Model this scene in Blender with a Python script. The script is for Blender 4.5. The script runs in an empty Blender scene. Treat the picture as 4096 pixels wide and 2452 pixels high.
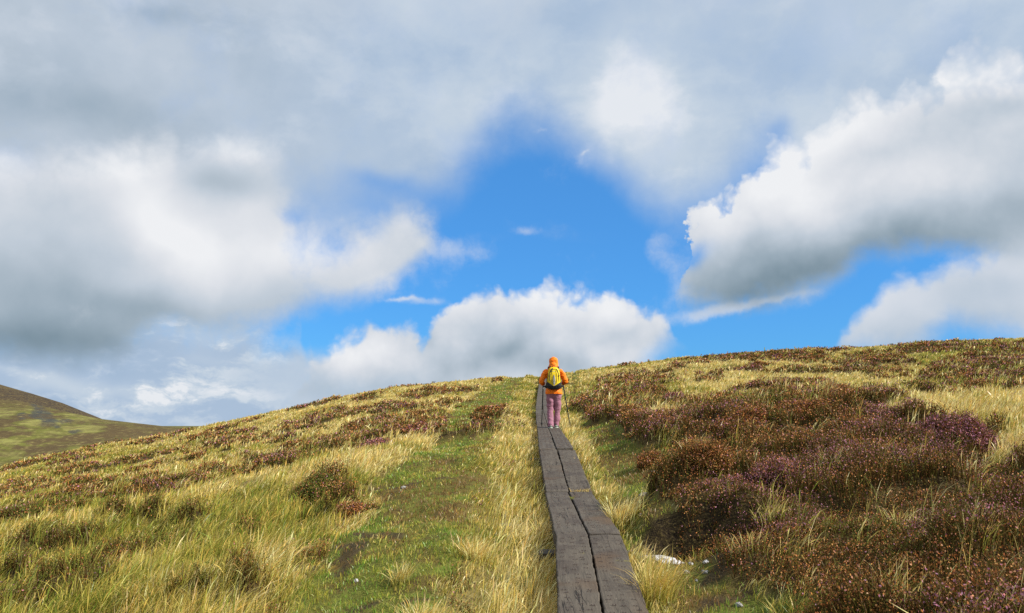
import bpy, bmesh, math, random
import numpy as np
from mathutils import Vector, Matrix

random.seed(7)
RNG = np.random.default_rng(11)
PI = math.pi
COL = bpy.context.scene.collection
TH = math.radians(8.0)          # camera pitch
F = 28.0/36.0*4096.0            # focal length in photo pixels
CT, ST = math.cos(TH), math.sin(TH)

# ---------------------------------------------------------------- helpers
def ray(px, py):
    """world direction (per unit of +Y) seen at a photo pixel -> (u, t) = (X/Y, Z/Y)"""
    a = (px-2048.0)/F; d = (py-1226.0)/F
    Y = CT + d*ST; Z = ST - d*CT
    return a/Y, Z/Y

def project(X, Y, Z):
    dep = Y*CT + Z*ST
    dep = np.maximum(dep, 0.3)
    up = -Y*ST + Z*CT
    return 2048.0 + F*X/dep, 1226.0 - F*up/dep

def link(o, parent=None):
    COL.objects.link(o)
    if parent is not None: o.parent = parent
    return o

def tag(o, label=None, cat=None, group=None, kind=None):
    if label: o['label'] = label
    if cat: o['category'] = cat
    if group: o['group'] = group
    if kind: o['kind'] = kind
    return o

def empty(name, loc, label, cat, group=None, rz=0.0):
    o = bpy.data.objects.new(name, None); link(o)
    o.location = loc; o.rotation_euler = (0, 0, rz); o.empty_display_size = 0.2
    return tag(o, label, cat, group)

def mesh_obj(name, verts, faces, mat=None, parent=None, smooth=True):
    me = bpy.data.meshes.new(name)
    me.from_pydata([tuple(map(float, v)) for v in verts], [], [tuple(map(int, f)) for f in faces])
    me.validate(); me.update()
    if mat: me.materials.append(mat)
    if smooth:
        me.polygons.foreach_set('use_smooth', [True]*len(me.polygons))
    return link(bpy.data.objects.new(name, me), parent)

def fast_mesh(name, co, loops, starts, totals, col=None, mat=None, parent=None, smooth=False):
    """big numpy mesh"""
    me = bpy.data.meshes.new(name)
    me.vertices.add(len(co)); me.vertices.foreach_set('co', np.ascontiguousarray(co, dtype=np.float32).ravel())
    me.loops.add(len(loops)); me.loops.foreach_set('vertex_index', np.ascontiguousarray(loops, dtype=np.int32))
    me.polygons.add(len(starts))
    me.polygons.foreach_set('loop_start', np.ascontiguousarray(starts, dtype=np.int32))
    try:
        me.polygons.foreach_set('loop_total', np.ascontiguousarray(totals, dtype=np.int32))
    except Exception:
        pass
    if smooth: me.polygons.foreach_set('use_smooth', np.ones(len(starts), dtype=bool))
    me.update(calc_edges=True)
    if col is not None:
        at = me.attributes.new('Col', 'FLOAT_COLOR', 'POINT')
        c4 = np.ones((len(co), 4), dtype=np.float32); c4[:, :3] = col
        at.data.foreach_set('color', c4.ravel())
    if mat: me.materials.append(mat)
    return link(bpy.data.objects.new(name, me), parent)

# ---------------------------------------------------------------- numpy noise
def _hash(ix, iy, seed):
    h = (ix.astype(np.int64)*374761393 + iy.astype(np.int64)*668265263 + seed*1442695041) & 0xffffffff
    h = ((h ^ (h >> 13))*1274126177) & 0xffffffff
    h = ((h ^ (h >> 16))*2246822519) & 0xffffffff
    return (h & 0xffff)/65535.0

def vnoise(x, y, seed=0):
    x = np.asarray(x, dtype=float); y = np.asarray(y, dtype=float)
    ix = np.floor(x); iy = np.floor(y); fx = x-ix; fy = y-iy
    fx = fx*fx*fx*(fx*(fx*6-15)+10); fy = fy*fy*fy*(fy*(fy*6-15)+10)
    ix = ix.astype(np.int64); iy = iy.astype(np.int64)
    a = _hash(ix, iy, seed); b = _hash(ix+1, iy, seed); c = _hash(ix, iy+1, seed); d = _hash(ix+1, iy+1, seed)
    return (a*(1-fx)+b*fx)*(1-fy) + (c*(1-fx)+d*fx)*fy

def fbm(x, y, seed=0, octv=4, gain=0.5):
    s = 0; a = 1; t = 0
    ca, sa = 0.8, 0.6
    for i in range(octv):
        s = s + a*vnoise(x, y, seed+i*17); t += a; a *= gain
        x, y = (x*ca - y*sa)*2.03+5.1, (x*sa + y*ca)*2.03+1.7
    return s/t

def smooth(a, b, v):
    t = np.clip((v-a)/(b-a), 0, 1); return t*t*(3-2*t)

# ---------------------------------------------------------------- landform
PROF_Y = np.array([-400, -60, -10, 0, 5, 6.8, 9.6, 12.6, 19.5, 27, 38, 50, 62, 72, 100, 150, 220, 300, 420, 4000])
PROF_Z = np.array([-20, -6, -2.25, -1.58, -1.206, -.977, -.875, -.486, -.235, .18, .87, 2.05, 3.22, 3.85, 3.9, -2.5, -22, -48, -70, -90])
_k = (PROF_Y > 1) & (PROF_Y < 90); PROF_Y = np.where(_k, (PROF_Y-PROF_Z*ST)/CT, PROF_Y)   # optical depth -> distance
def prof_raw(Y): return np.interp(Y, PROF_Y, PROF_Z)
def prof(Y):
    w = 0.5+0.05*np.abs(Y)
    return (prof_raw(Y-w)+prof_raw(Y-.5*w)+2*prof_raw(Y)+prof_raw(Y+.5*w)+prof_raw(Y+w))/6.0

PL_Y = np.array([-2, 0, 5, 6.8, 9.6, 12.6, 19.5, 27, 38, 62, 100])
PL_X = np.array([.20, .32, .57, .655, .685, .71, .90, 1.08, 1.45, 2.48, 4.2])
PL_Y = np.where(PL_Y > 1, (PL_Y-prof_raw(PL_Y)*ST)/CT, PL_Y)
def plank_x(Y): return np.interp(Y, PL_Y, PL_X)

SKY_PX = [(-900, 2160), (-400, 2010), (0, 1880), (270, 1818), (540, 1774), (810, 1724), (1000, 1682), (1200, 1646), (1480, 1578), (1800, 1541),
          (2060, 1519), (2170, 1514), (2300, 1500), (2700, 1449), (3100, 1422), (3500, 1401), (3800, 1381), (4096, 1368), (4600, 1350), (5200, 1340)]
_u = np.array([ray(*p)[0] for p in SKY_PX]); _t = np.array([ray(*p)[1] for p in SKY_PX])
_uu = np.linspace(-2.5, 2.5, 1001); _tt = np.interp(_uu, _u, _t)
_k = np.exp(-np.linspace(-2, 2, 25)**2); _k /= _k.sum()
_tt = np.convolve(np.pad(_tt, 12, mode='edge'), _k, mode='valid')
T0 = float(np.interp(0.036, _uu, _tt))
def cross(u): return np.interp(u, _uu, _tt) - T0

def ground_base(X, Y):
    Yp = np.sqrt(np.maximum(Y, 0)**2 + 64.0)
    fade = 1-smooth(110, 260, Y)
    return prof(Y) + (cross(X/Yp) - cross(plank_x(Y)/Yp))*Yp*fade

# polygons / ellipses drawn on the slope: photo rows are turned into places on the ground
HEATHER_POLYS = [
 [(2740,1800),(2710,1728),(2790,1672),(3056,1622),(3150,1590),(3221,1548),(3330,1545),(3436,1590),(3634,1655),(3717,1751),(3860,1765),(3965,1775),(4080,1860),(4300,1950),(4500,2700),(3330,2700),(3250,2470),(3056,2320),(2860,2230),(2770,2130),(2740,2060),(2640,2040),(2640,2000),(2700,1960),(2693,1900)],
 [(2340,1590),(2450,1524),(2640,1502),(2710,1530),(2640,1572),(2730,1612),(2960,1590),(3000,1625),(2790,1655),(2640,1640),(2560,1700),(2420,1685),(2330,1630)],
 [(2700,1452),(2900,1424),(3270,1405),(3300,1437),(3180,1452),(3000,1446)],
 [(3400,1420),(3560,1404),(3600,1440),(3560,1475),(3430,1462)],
 [(3560,1392),(4096,1375),(4300,1372),(4300,1420),(3900,1412),(3640,1415)],
 [(3740,1440),(3900,1425),(4300,1440),(4300,1600),(4010,1590),(3830,1535),(3690,1500)],
]
# cx, cy, rx, ry
HEATHER_ELL = [(3003,1475,58,16),(3540,1502,46,24),(1590,1641,115,20),(1470,1600,55,16),(1730,1567,78,11),(1790,1631,64,13),(1690,1693,70,20),
 (1670,1745,50,24),(1495,1775,80,26),(1900,1738,60,20),(1975,1668,60,20),(1515,1712,120,30),(604,1879,46,18),(390,1965,180,52),(130,2045,170,52),
 (715,1950,150,34),(840,1800,72,24),(1090,1845,150,38),(490,2080,110,26),(720,2075,80,24),(420,2262,150,30),(270,1892,120,18),(1274,1965,80,48),
 (1390,2040,62,30),(950,1880,120,26),(1250,1795,110,22),(1000,1770,90,14),(1190,1716,80,14),(1380,1650,70,12),(80,1960,110,22),(560,1830,60,10),
 (200,2420,140,24),(230,2190,170,40),(620,2185,140,34),(960,2350,130,36),(330,2380,90,26),(1000,2120,90,24),(690,2400,60,26),(60,2330,90,22),(2240,1535,30,6)]
BARE_ELL = [(1410,2170,52,46),(1520,2100,42,16),(1180,2235,60,18),(1550,2290,60,12),(2840,2240,70,50),(2600,1975,60,16),(1750,2310,60,16),(1620,1945,110,10),(2230,1690,1,1),(1960,1705,60,10),(2950,2330,90,22),(2520,1750,40,10)]
TURF_L = [(2700,1540,460),(2452,1540,360),(2300,1540,310),(2200,1570,280),(2100,1660,240),(2000,1690,190),(1920,1715,175),(1870,1735,150),(1820,1790,135),(1780,1845,115),(1720,1882,110),(1680,1900,115),(1640,1922,105),(1600,1960,90),(1560,2005,64),(1530,2046,46),(1500,2085,30)]
TURF_R = [(2700,3000,450),(2452,2890,360),(2380,2860,270),(2300,2790,210),(2220,2680,160),(2130,2590,140),(2050,2560,125),(2000,2560,120),(1950,2545,120),(1900,2525,130),(1850,2490,140),(1800,2455,120),(1750,2420,90),(1690,2390,60),(1640,2330,34),(1600,2300,16)]

def in_poly(px, py, poly):
    ins = np.zeros(px.shape, bool); n = len(poly)
    for i in range(n):
        x1, y1 = poly[i]; x2, y2 = poly[(i+1) % n]
        if y1 == y2: continue
        c = ((y1 > py) != (y2 > py)) & (px < (x2-x1)*(py-y1)/(y2-y1)+x1)
        ins ^= c
    return ins

def band(px, py, tab):
    a = np.array(sorted(tab)); c = np.interp(py, a[:, 0], a[:, 1]); h = np.interp(py, a[:, 0], a[:, 2])
    return np.abs(px-c)/h

def zones(X, Y, amp=1.0):
    """0..1 weights: heather, bare peat, turf, pale straw, for ground points"""
    X = np.asarray(X, float); Y = np.asarray(Y, float)
    s = 0.10+0.012*Y
    wx = (fbm(X/0.9, Y/0.9, 31, 3)-.5)*4.5*s*amp; wy = (fbm(X/1.1, Y/1.4, 57, 3)-.5)*9*s*amp
    Xw, Yw = X+wx, Y+wy
    px, py = project(Xw, Yw, ground_base(Xw, Yw))
    H = np.zeros(X.shape)
    for p in HEATHER_POLYS: H = np.maximum(H, in_poly(px, py, p)*1.0)
    for cx, cy, rx, ry in HEATHER_ELL:
        H = np.maximum(H, ((px-cx)/rx)**2+((py-cy+0.12*(px-cx)*(cx < 2100))/(ry*(.72 if cx < 1300 and cy < 2150 else .80)))**2 < 1)
    B = np.zeros(X.shape)
    for cx, cy, rx, ry in BARE_ELL:
        B = np.maximum(B, ((px-cx)/rx)**2+((py-cy)/ry)**2 < 1)
    kw = np.where(Y < 12, .65, .2)
    px0, py0 = project(X+wx*kw, Y+wy*kw, ground_base(X+wx*kw, Y+wy*kw))
    T = np.maximum(band(px0, py0, TURF_L) < 1, band(px0, py0, TURF_R) < 1)*1.0
    # outside the picture, and as scattered streaks inside it
    n = fbm(X/3.2, Y/4.5, 77, 4)
    out = (px < -60) | (px > 4160) | (Y < 4.2)
    thr = np.where(px > 2300, .53, .585)
    streak = (n > thr+.075) & (px < 2050) & (Y > 11) & (py < 2000) | (n > .62) & (px > 2400) & (Y > 12)
    H = np.maximum(H, (out & (n > thr)) | (streak & (T == 0)))
    T = np.where(H > 0, 0, T)
    S = smooth(.36, .62, fbm(X/1.3+9, Y/2.2, 91, 4))
    strawy = np.zeros(X.shape)
    strawy = np.maximum(strawy, in_poly(px, py, [(2330,1495),(2700,1450),(3450,1450),(3600,1560),(3450,1585),(3220,1530),(2950,1600),(2700,1540),(2400,1530)]))
    strawy = np.maximum(strawy, in_poly(px, py, [(3600,1560),(4300,1600),(4300,1880),(4000,1850),(3720,1740)]))
    strawy = np.maximum(strawy, in_poly(px, py, [(2540,1740),(2640,1640),(2790,1650),(2760,1780),(2640,1800)]))
    strawy = np.maximum(strawy, in_poly(px, py, [(950,1930),(1350,1850),(1700,1790),(1800,1700),(1850,1760),(1700,1880),(1400,1900),(1150,1960)]))
    dpl = X-plank_x(Y)
    strawy = np.maximum(strawy, ((dpl > -0.40-.05*Y) & (dpl < .40+.016*Y) & (Y < 26))*1.0)
    strawy = np.maximum(strawy, ((px < 2000) & (py < 1800) & (px > 300))*.75)
    S = S*np.where((px < 1000) & (py > 1980), .55, 1.0)
    S = np.clip(S*.75 + strawy*.6, 0, 1)
    return H, B, T, S

def mound(X, Y):
    return smooth(.36, .64, fbm(X/.75, Y/.75, 123, 3))

def pit_w(X, Y):
    """the peat hollow right of the boardwalk"""
    w_ = .05*(vnoise(X/.12, Y/.12, 19)-.5)
    return np.exp(-(((X-1.55+w_)/.46)**2+((Y-6.80+.25*(X-1.46)+w_)/.38)**2)**2)
def ground(X, Y, fine=True):
    X = np.asarray(X, float); Y = np.asarray(Y, float)
    h = ground_base(X, Y)
    d = X-plank_x(Y)
    nearp = smooth(.30, 1.5, np.abs(d))
    big = (fbm(X/6.5, Y/6.5, 5, 3)-.5)*.36*smooth(1, 5, np.abs(d))*smooth(4, 14, Y)
    mid = (fbm(X/1.4, Y/1.4, 8, 3)-.5)*.26
    h = h + big + mid*nearp
    h = h - (.20-.11*smooth(-.2, .3, d))*(1-smooth(.5, 1.4, np.abs(d))) - .05
    h = h - .24*pit_w(X, Y)
    h = h + .17*smooth(6.98, 7.14, Y+.25*(X-1.5))*(1-smooth(7.3, 9.5, Y))*smooth(1.05, 1.3, X)*(1-smooth(2.1, 2.8, X))
    if fine:
        H = np.zeros(X.shape)
        for ox, oy in ((0, 0), (.12, 0), (-.12, 0), (0, .15), (0, -.15)):
            H = H + zones(X+ox, Y+oy)[0]/5.0
        h = h + H*(.06+.15*mound(X, Y))*smooth(200, 90, Y)
        h = h + (vnoise(X/.16, Y/.16, 3)-.5)*.05*smooth(40, 10, np.abs(Y))*np.clip(nearp+.2, 0, 1)
    return h

# ---------------------------------------------------------------- materials
def new_mat(name):
    m = bpy.data.materials.new(name); m.use_nodes = True
    nt = m.node_tree; nt.nodes.clear()
    return m, nt

class NT:
    def __init__(s, nt): s.nt = nt
    def n(s, typ, **kw):
        nd = s.nt.nodes.new(typ)
        for k, v in kw.items(): setattr(nd, k, v)
        return nd
    def _in(s, sock, v):
        if isinstance(v, bpy.types.NodeSocket): s.nt.links.new(v, sock)
        elif v is not None: sock.default_value = v
    def math(s, op, a, b=None, c=None, clamp=False):
        nd = s.n('ShaderNodeMath', operation=op, use_clamp=clamp)
        s._in(nd.inputs[0], a)
        if b is not None: s._in(nd.inputs[1], b)
        if c is not None: s._in(nd.inputs[2], c)
        return nd.outputs[0]
    def vmath(s, op, a, b=None, scale=None):
        nd = s.n('ShaderNodeVectorMath', operation=op)
        s._in(nd.inputs[0], a)
        if b is not None: s._in(nd.inputs[1], b)
        if scale is not None: s._in(nd.inputs['Scale'], scale)
        return nd.outputs['Value'] if op in ('LENGTH', 'DOT_PRODUCT', 'DISTANCE') else nd.outputs['Vector']
    def noise(s, vec, scale, detail=4, rough=.55, dist=0.0, color=False, lac=2.0):
        nd = s.n('ShaderNodeTexNoise'); s._in(nd.inputs['Vector'], vec)
        nd.inputs['Scale'].default_value = scale; nd.inputs['Detail'].default_value = detail
        nd.inputs['Roughness'].default_value = rough; nd.inputs['Distortion'].default_value = dist
        nd.inputs['Lacunarity'].default_value = lac
        return nd.outputs['Color'] if color else nd.outputs['Fac']
    def rng(s, v, a, b, c=0.0, d=1.0, typ='SMOOTHSTEP'):
        nd = s.n('ShaderNodeMapRange', interpolation_type=typ); s._in(nd.inputs[0], v)
        for i, q in enumerate((a, b, c, d)): s._in(nd.inputs[i+1], q)
        return nd.outputs[0]
    def mix(s, f, a, b, blend='MIX'):
        nd = s.n('ShaderNodeMix', data_type='RGBA', blend_type=blend)
        s._in(nd.inputs[0], f)
        for i, v in ((6, a), (7, b)):
            if isinstance(v, tuple) and len(v) == 3: v = v+(1,)
            s._in(nd.inputs[i], v)
        return nd.outputs[2]
    def ramp(s, f, stops):
        nd = s.n('ShaderNodeValToRGB'); s._in(nd.inputs[0], f)
        e = nd.color_ramp.elements
        while len(e) < len(stops): e.new(0.5)
        for el, (p, c) in zip(e, stops): el.position = p; el.color = c+(1,) if len(c) == 3 else c
        return nd.outputs[0]
    def out(s, surf):
        o = s.n('ShaderNodeOutputMaterial'); s.nt.links.new(surf, o.inputs['Surface'])
    def pbsdf(s, col, rough=.8, bump=None, bstr=.5, bdist=.01, spec=.3, **kw):
        p = s.n('ShaderNodeBsdfPrincipled')
        if isinstance(col, tuple) and len(col) == 3: col = col+(1,)
        s._in(p.inputs['Base Color'], col); s._in(p.inputs['Roughness'], rough)
        p.inputs['Specular IOR Level'].default_value = spec
        for k, v in kw.items(): s._in(p.inputs[k], v)
        if bump is not None:
            b = s.n('ShaderNodeBump'); s._in(b.inputs['Height'], bump)
            b.inputs['Strength'].default_value = bstr; b.inputs['Distance'].default_value = bdist
            s.nt.links.new(b.outputs[0], p.inputs['Normal'])
        return p.outputs[0]

def leaf_mat(name, transl=.35, gloss=.05):
    m, nt = new_mat(name); g = NT(nt)
    at = g.n('ShaderNodeAttribute', attribute_name='Col')
    d = g.n('ShaderNodeBsdfDiffuse'); nt.links.new(at.outputs['Color'], d.inputs['Color'])
    t = g.n('ShaderNodeBsdfTranslucent'); nt.links.new(at.outputs['Color'], t.inputs['Color'])
    mx = g.n('ShaderNodeMixShader'); mx.inputs[0].default_value = transl
    nt.links.new(d.outputs[0], mx.inputs[1]); nt.links.new(t.outputs[0], mx.inputs[2])
    gl = g.n('ShaderNodeBsdfGlossy'); gl.inputs['Roughness'].default_value = .45
    mx2 = g.n('ShaderNodeMixShader'); mx2.inputs[0].default_value = gloss
    nt.links.new(mx.outputs[0], mx2.inputs[1]); nt.links.new(gl.outputs[0], mx2.inputs[2])
    g.out(mx2.outputs[0]); return m

def fabric(name, col, var=.12, rough=.75, fold=.5, scale=14.0, sheen=0.0):
    m, nt = new_mat(name); g = NT(nt)
    tc = g.n('ShaderNodeTexCoord').outputs['Object']
    n = g.noise(tc, scale, 4, .55)
    n2 = g.noise(tc, 120, 2)
    c = g.mix(n, tuple(x*(1-var) for x in col), tuple(min(1, x*(1+var)) for x in col))
    h = g.math('ADD', g.math('MULTIPLY', n, 1.0), g.math('MULTIPLY', n2, .06))
    g.out(g.pbsdf(c, rough, h, fold, .03)); return m

M_GRASS = leaf_mat('grass_blades', .38, .04)
M_HEATH = leaf_mat('heather_sprigs', .15, .01)

# ground sheet material
m, nt = new_mat('moor_ground'); g = NT(nt)
tc = g.n('ShaderNodeTexCoord').outputs['Object']
at = g.n('ShaderNodeAttribute', attribute_name='Col').outputs['Color']
n1 = g.noise(tc, 9, 5, .65); n2 = g.noise(tc, 55, 3, .6); n3 = g.noise(tc, 1.3, 4, .6)
c = g.mix(g.rng(n1, .3, .7), at, g.mix(.55, at, (.05, .035, .012), 'MIX'))
c = g.mix(g.math('MULTIPLY', g.rng(n2, .45, .75), .5), c, (.16, .12, .04))
hh = g.math('ADD', g.math('MULTIPLY', n2, .4), n1)
g.out(g.pbsdf(c, .95, hh, .8, .05, spec=.1)); M_GROUND = m

# ---------------------------------------------------------------- ground sheet
def build_ground():
    tx = np.linspace(-1, 1, 521); sx = np.sinh(tx*6.6)/math.sinh(6.6)
    xs = sx*900.0 + .9
    ty = np.linspace(-1, 1, 561); sy = np.sinh(ty*6.2)/math.sinh(6.2)
    ys = sy*900.0 + 7.0
    X, Y = np.meshgrid(xs, ys, indexing='ij')
    Z = ground(X, Y)
    H, B, T, S = zones(X, Y)
    def c(v): return np.array(v, float)
    colr = c((.15, .125, .035))[None, None, :]*np.ones(X.shape+(1,))
    def put(w, v):
        nonlocal colr
        w = w[..., None]; colr = colr*(1-w)+c(v)*w
    put(S*.8, (.27, .21, .08))
    put(T, (.15, .17, .03))
    br = smooth(.46, .62, fbm(X/.35, Y/.35, 44, 3)); put(T*br*.75, (.13, .075, .03))
    put(H*.95, (.065, .042, .02)); put(B*.9, (.05, .034, .025))
    put(smooth(.02, .12, pit_w(X, Y)), (.018, .012, .009))
    # far slope is only ever seen as a sheet: its streaks are real plant cover
    n = np.arange(X.size).reshape(X.shape)
    a = n[:-1, :-1].ravel(); b = n[1:, :-1].ravel(); cc = n[1:, 1:].ravel(); d = n[:-1, 1:].ravel()
    loops = np.stack([a, b, cc, d], 1).ravel()
    k = np.arange(len(a))
    o = fast_mesh('ground', np.stack([X.ravel(), Y.ravel(), Z.ravel()], 1), loops, k*4, np.full(len(a), 4), colr.reshape(-1, 3), M_GROUND, smooth=True)
    tag(o, kind='structure'); return o
build_ground()

# ---------------------------------------------------------------- blades
def blades(base, L, w, az, bend, col, tipcol=None, head=None, faz=None):
    """curved tapering blades. returns co, loops, starts, totals, colours"""
    N = len(L)
    t = np.array([0, .38, .74, 1.0])
    dirv = np.stack([np.cos(az), np.sin(az)], 1)
    if faz is None: faz = RNG.uniform(0, PI, N)
    side = np.stack([np.cos(faz), np.sin(faz)], 1)
    prof_w = np.array([1.0, .85, .6])
    if head is None: head = np.zeros(N)
    co = np.zeros((N, 7, 3), np.float32)
    for r in range(4):
        up = L*(t[r] - .42*bend*t[r]**2.2); out = L*bend*t[r]**1.75*.85
        cx = base[:, 0]+dirv[:, 0]*out; cy = base[:, 1]+dirv[:, 1]*out; cz = base[:, 2]+up
        if r < 3:
            ww = w*(prof_w[r] + (head*1.6 if r == 2 else 0) - (head*.45 if r < 2 else 0))*.5
            co[:, r*2, 0] = cx-side[:, 0]*ww; co[:, r*2, 1] = cy-side[:, 1]*ww; co[:, r*2, 2] = cz
            co[:, r*2+1, 0] = cx+side[:, 0]*ww; co[:, r*2+1, 1] = cy+side[:, 1]*ww; co[:, r*2+1, 2] = cz
        else:
            co[:, 6, 0] = cx; co[:, 6, 1] = cy; co[:, 6, 2] = cz
    pat = np.array([0, 1, 3, 2, 2, 3, 5, 4, 4, 5, 6])
    off = np.arange(N)*7
    loops = (off[:, None]+pat[None]).ravel()
    ls = (np.arange(N)*11)[:, None]+np.array([0, 4, 8])[None]
    tot = np.tile([4, 4, 3], N)
    C = np.repeat(col[:, None, :], 7, 1)
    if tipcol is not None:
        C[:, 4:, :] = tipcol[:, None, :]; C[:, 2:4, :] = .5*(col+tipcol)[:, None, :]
    return co.reshape(-1, 3), loops, ls.ravel(), tot, C.reshape(-1, 3)

def quads(cen, size, col, elong=1.5, upw=None):
    N = len(cen)
    a = RNG.normal(size=(N, 3)); 
    if upw is not None: a = a+upw
    a /= np.linalg.norm(a, axis=1)[:, None]
    b = RNG.normal(size=(N, 3)); b -= (a*b).sum(1)[:, None]*a; b /= np.linalg.norm(b, axis=1)[:, None]
    s = size[:, None]
    co = np.stack([cen-a*s*elong*.5, cen-b*s*.5, cen+a*s*elong*.5, cen+b*s*.5], 1)
    k = np.arange(N)*4
    return co.reshape(-1, 3), np.arange(N*4), k, np.full(N, 4), np.repeat(col, 4, 0)

def join(parts):
    co = []; lp = []; st = []; tt = []; cl = []; nv = 0; nl = 0
    for c, l, s, t, k in parts:
        co.append(c); lp.append(l+nv); st.append(s+nl); tt.append(t); cl.append(k); nv += len(c); nl += len(l)
    return np.concatenate(co), np.concatenate(lp), np.concatenate(st), np.concatenate(tt), np.concatenate(cl)

def pal(idx, table, jit=.14):
    c = np.array(table)[idx]
    return np.clip(c*(1+RNG.normal(0, jit, (len(idx), 1)))*(1+RNG.normal(0, .05, (len(idx), 3))), .004, .9)

def scatter(n, y0, y1, power, umax=.74):
    """ground points in the seen wedge; areal density falls as Y**-power"""
    r = RNG.uniform(0, 1, n)
    q = 2-power
    if abs(q) < 1e-6: Y = y0*(y1/y0)**r
    else: Y = (y0**q + r*(y1**q-y0**q))**(1/q)
    X = RNG.uniform(-1, 1, n)*(umax*Y+.8)
    return X, Y

STRAW = [(.80, .58, .18), (.88, .71, .32), (.66, .44, .09), (.56, .46, .10), (.38, .34, .055), (.20, .26, .03)]

def plank_clear(X, Y, m=.30): return np.abs(X-plank_x(Y)) > m

def straw_grass(nclump):
    X, Y = scatter(nclump, 3.2, 80, 1.5)
    Y2 = RNG.uniform(4.2, 22, 1500); X2 = plank_x(Y2)-RNG.uniform(.315, .37, 1500)      # tufts that flop over the left edge of the boards
    k2 = fbm(Y2/.55, Y2*0, 401, 3) > .50; X = np.concatenate([X, X2[k2]]); Y = np.concatenate([Y, Y2[k2]])
    H, B, T, S = zones(X, Y)
    lush = fbm(X/.9, Y/.9, 200, 3)
    dpl = X-plank_x(Y)
    edge = (dpl > -.42-.03*Y) & (dpl < .40+.014*Y) & (Y < 30)
    p = np.where(H > 0, np.where(Y > 14, .17, .035), np.where(T > 0, .03+.30*(lush > .60), .42+.50*smooth(.36, .5, lush)))
    p = np.where(B > 0, .03, p); p = np.where(edge, .95, p)
    p = np.where(pit_w(X, Y) > .10, 0, p)
    keep = (RNG.uniform(0, 1, len(X)) < p) & plank_clear(X, Y, .31)
    X, Y, S, T, lush, H, edge, dpl = [a[keep] for a in (X, Y, S, T, lush, H, edge, dpl)]
    nb = RNG.integers(9, 26, len(X)); nb = np.where((T > 0), nb//2, nb); nb = np.where(H > 0, nb//3+2, nb)
    id_ = np.repeat(np.arange(len(X)), nb); N = len(id_)
    rad = (.035+.012*np.sqrt(Y))[id_]
    bx = X[id_]+RNG.normal(0, 1, N)*rad; by = Y[id_]+RNG.normal(0, 1, N)*rad
    ok = plank_clear(bx, by, .285); id_, bx, by = id_[ok], bx[ok], by[ok]; N = len(id_)
    bz = ground(bx, by)-.015
    Lc = RNG.uniform(.15, .32, len(X))*(.75+.55*lush)*np.where(T > 0, .55, 1)*np.where(H > 0, 1.35, 1)
    Lc = np.where(edge, np.clip(Lc, .13, .27), Lc)
    # grass thins and shortens towards the grazed and trodden strips
    nt_ = np.zeros(len(X))
    for ox, oy in ((0, .35), (0, .8), (0, 1.3), (.3, .3), (-.3, .3)):
        nt_ = np.maximum(nt_, zones(X+ox, Y+oy*(.6+.04*Y))[2]*(1-.25*(oy > 1)))
    nt_ = np.maximum(nt_, pit_w(X, Y+.5)); nt_ = np.maximum(nt_, pit_w(X+.25, Y+.3))
    Lc = Lc*(1-np.where(edge, .20, .50)*nt_*(Y < 40))
    pxc = project(X, Y, ground_base(X, Y))[0]
    Lc = Lc*np.where((pxc < 1150) & (Y < 14), 1.2, 1)*np.where(edge, 1.16, 1)
    Lc = np.where(edge & (dpl > 0), Lc*.95, Lc)
    L = Lc[id_]*RNG.uniform(.55, 1.15, N)
    w = np.maximum(.0034, .00080*Y)[id_]*RNG.uniform(.7, 1.3, N)
    # wind from the left: everything arches towards +X
    azc = RNG.normal(-.15, .45, len(X)); az = azc[id_]+RNG.normal(0, .75, N)
    bend = np.clip(RNG.normal(.62, .2, len(X))[id_]+RNG.normal(0, .18, N), .05, 1.15)
    q = S[id_]*1.0 + RNG.normal(0, .30, N) - .35*T[id_] - .12*edge[id_]
    idx = np.where(q > .75, RNG.integers(0, 2, N), np.where(q > .42, RNG.integers(0, 4, N), np.where(q > .15, RNG.integers(2, 5, N), RNG.integers(3, 6, N))))
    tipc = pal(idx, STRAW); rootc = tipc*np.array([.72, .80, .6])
    gr = RNG.uniform(0, 1, N) < .25
    rootc[gr] = pal(np.full(gr.sum(), 5), STRAW)
    head = (RNG.uniform(0, 1, N) < .35)*RNG.uniform(.3, .9, N)
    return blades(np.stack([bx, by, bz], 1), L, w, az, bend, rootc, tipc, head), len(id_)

def turf_grass(n):
    X, Y = scatter(n, 3.2, 60, 1.75)
    H, B, T, S = zones(X, Y)
    lush = fbm(X/.4, Y/.4, 210, 3)
    p = np.where(T > 0, .95, .33); p = np.where(H > 0, .06, p); p = np.where(B > 0, .30, p)
    p = np.where(pit_w(X, Y) > .10, 0, p)
    keep = (RNG.uniform(0, 1, n) < p) & plank_clear(X, Y, .28)
    X, Y, S, T, lush, B = [a[keep] for a in (X, Y, S, T, lush, B)]; N = len(X)
    Z = ground(X, Y)-.01
    L = RNG.uniform(.022, .062, N)*(.6+.9*lush)*(1+.02*Y)
    w = np.maximum(.0042, .0009*Y)*RNG.uniform(.7, 1.4, N)
    hue = fbm(X/.55, Y/.7, 220, 4)+RNG.normal(0, .045, N)+.05*(X > plank_x(Y))
    TAB = [(.17, .29, .03), (.28, .35, .035), (.42, .39, .05), (.54, .41, .10), (.27, .15, .045)]
    idx = np.where(hue < .38, 0, np.where(hue < .45, 1, np.where(hue < .53, 2, np.where(hue < .57, 3, 4))))
    idx = np.where(RNG.uniform(0, 1, N) < .15, RNG.integers(0, 4, N), idx)
    c = pal(np.where(RNG.uniform(0, 1, N) < B*.85, 4, idx), TAB)
    return blades(np.stack([X, Y, Z], 1), L, w, RNG.uniform(-PI, PI, N), np.clip(RNG.normal(.5, .3, N), 0, 1.2), c*.75, c), N

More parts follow.
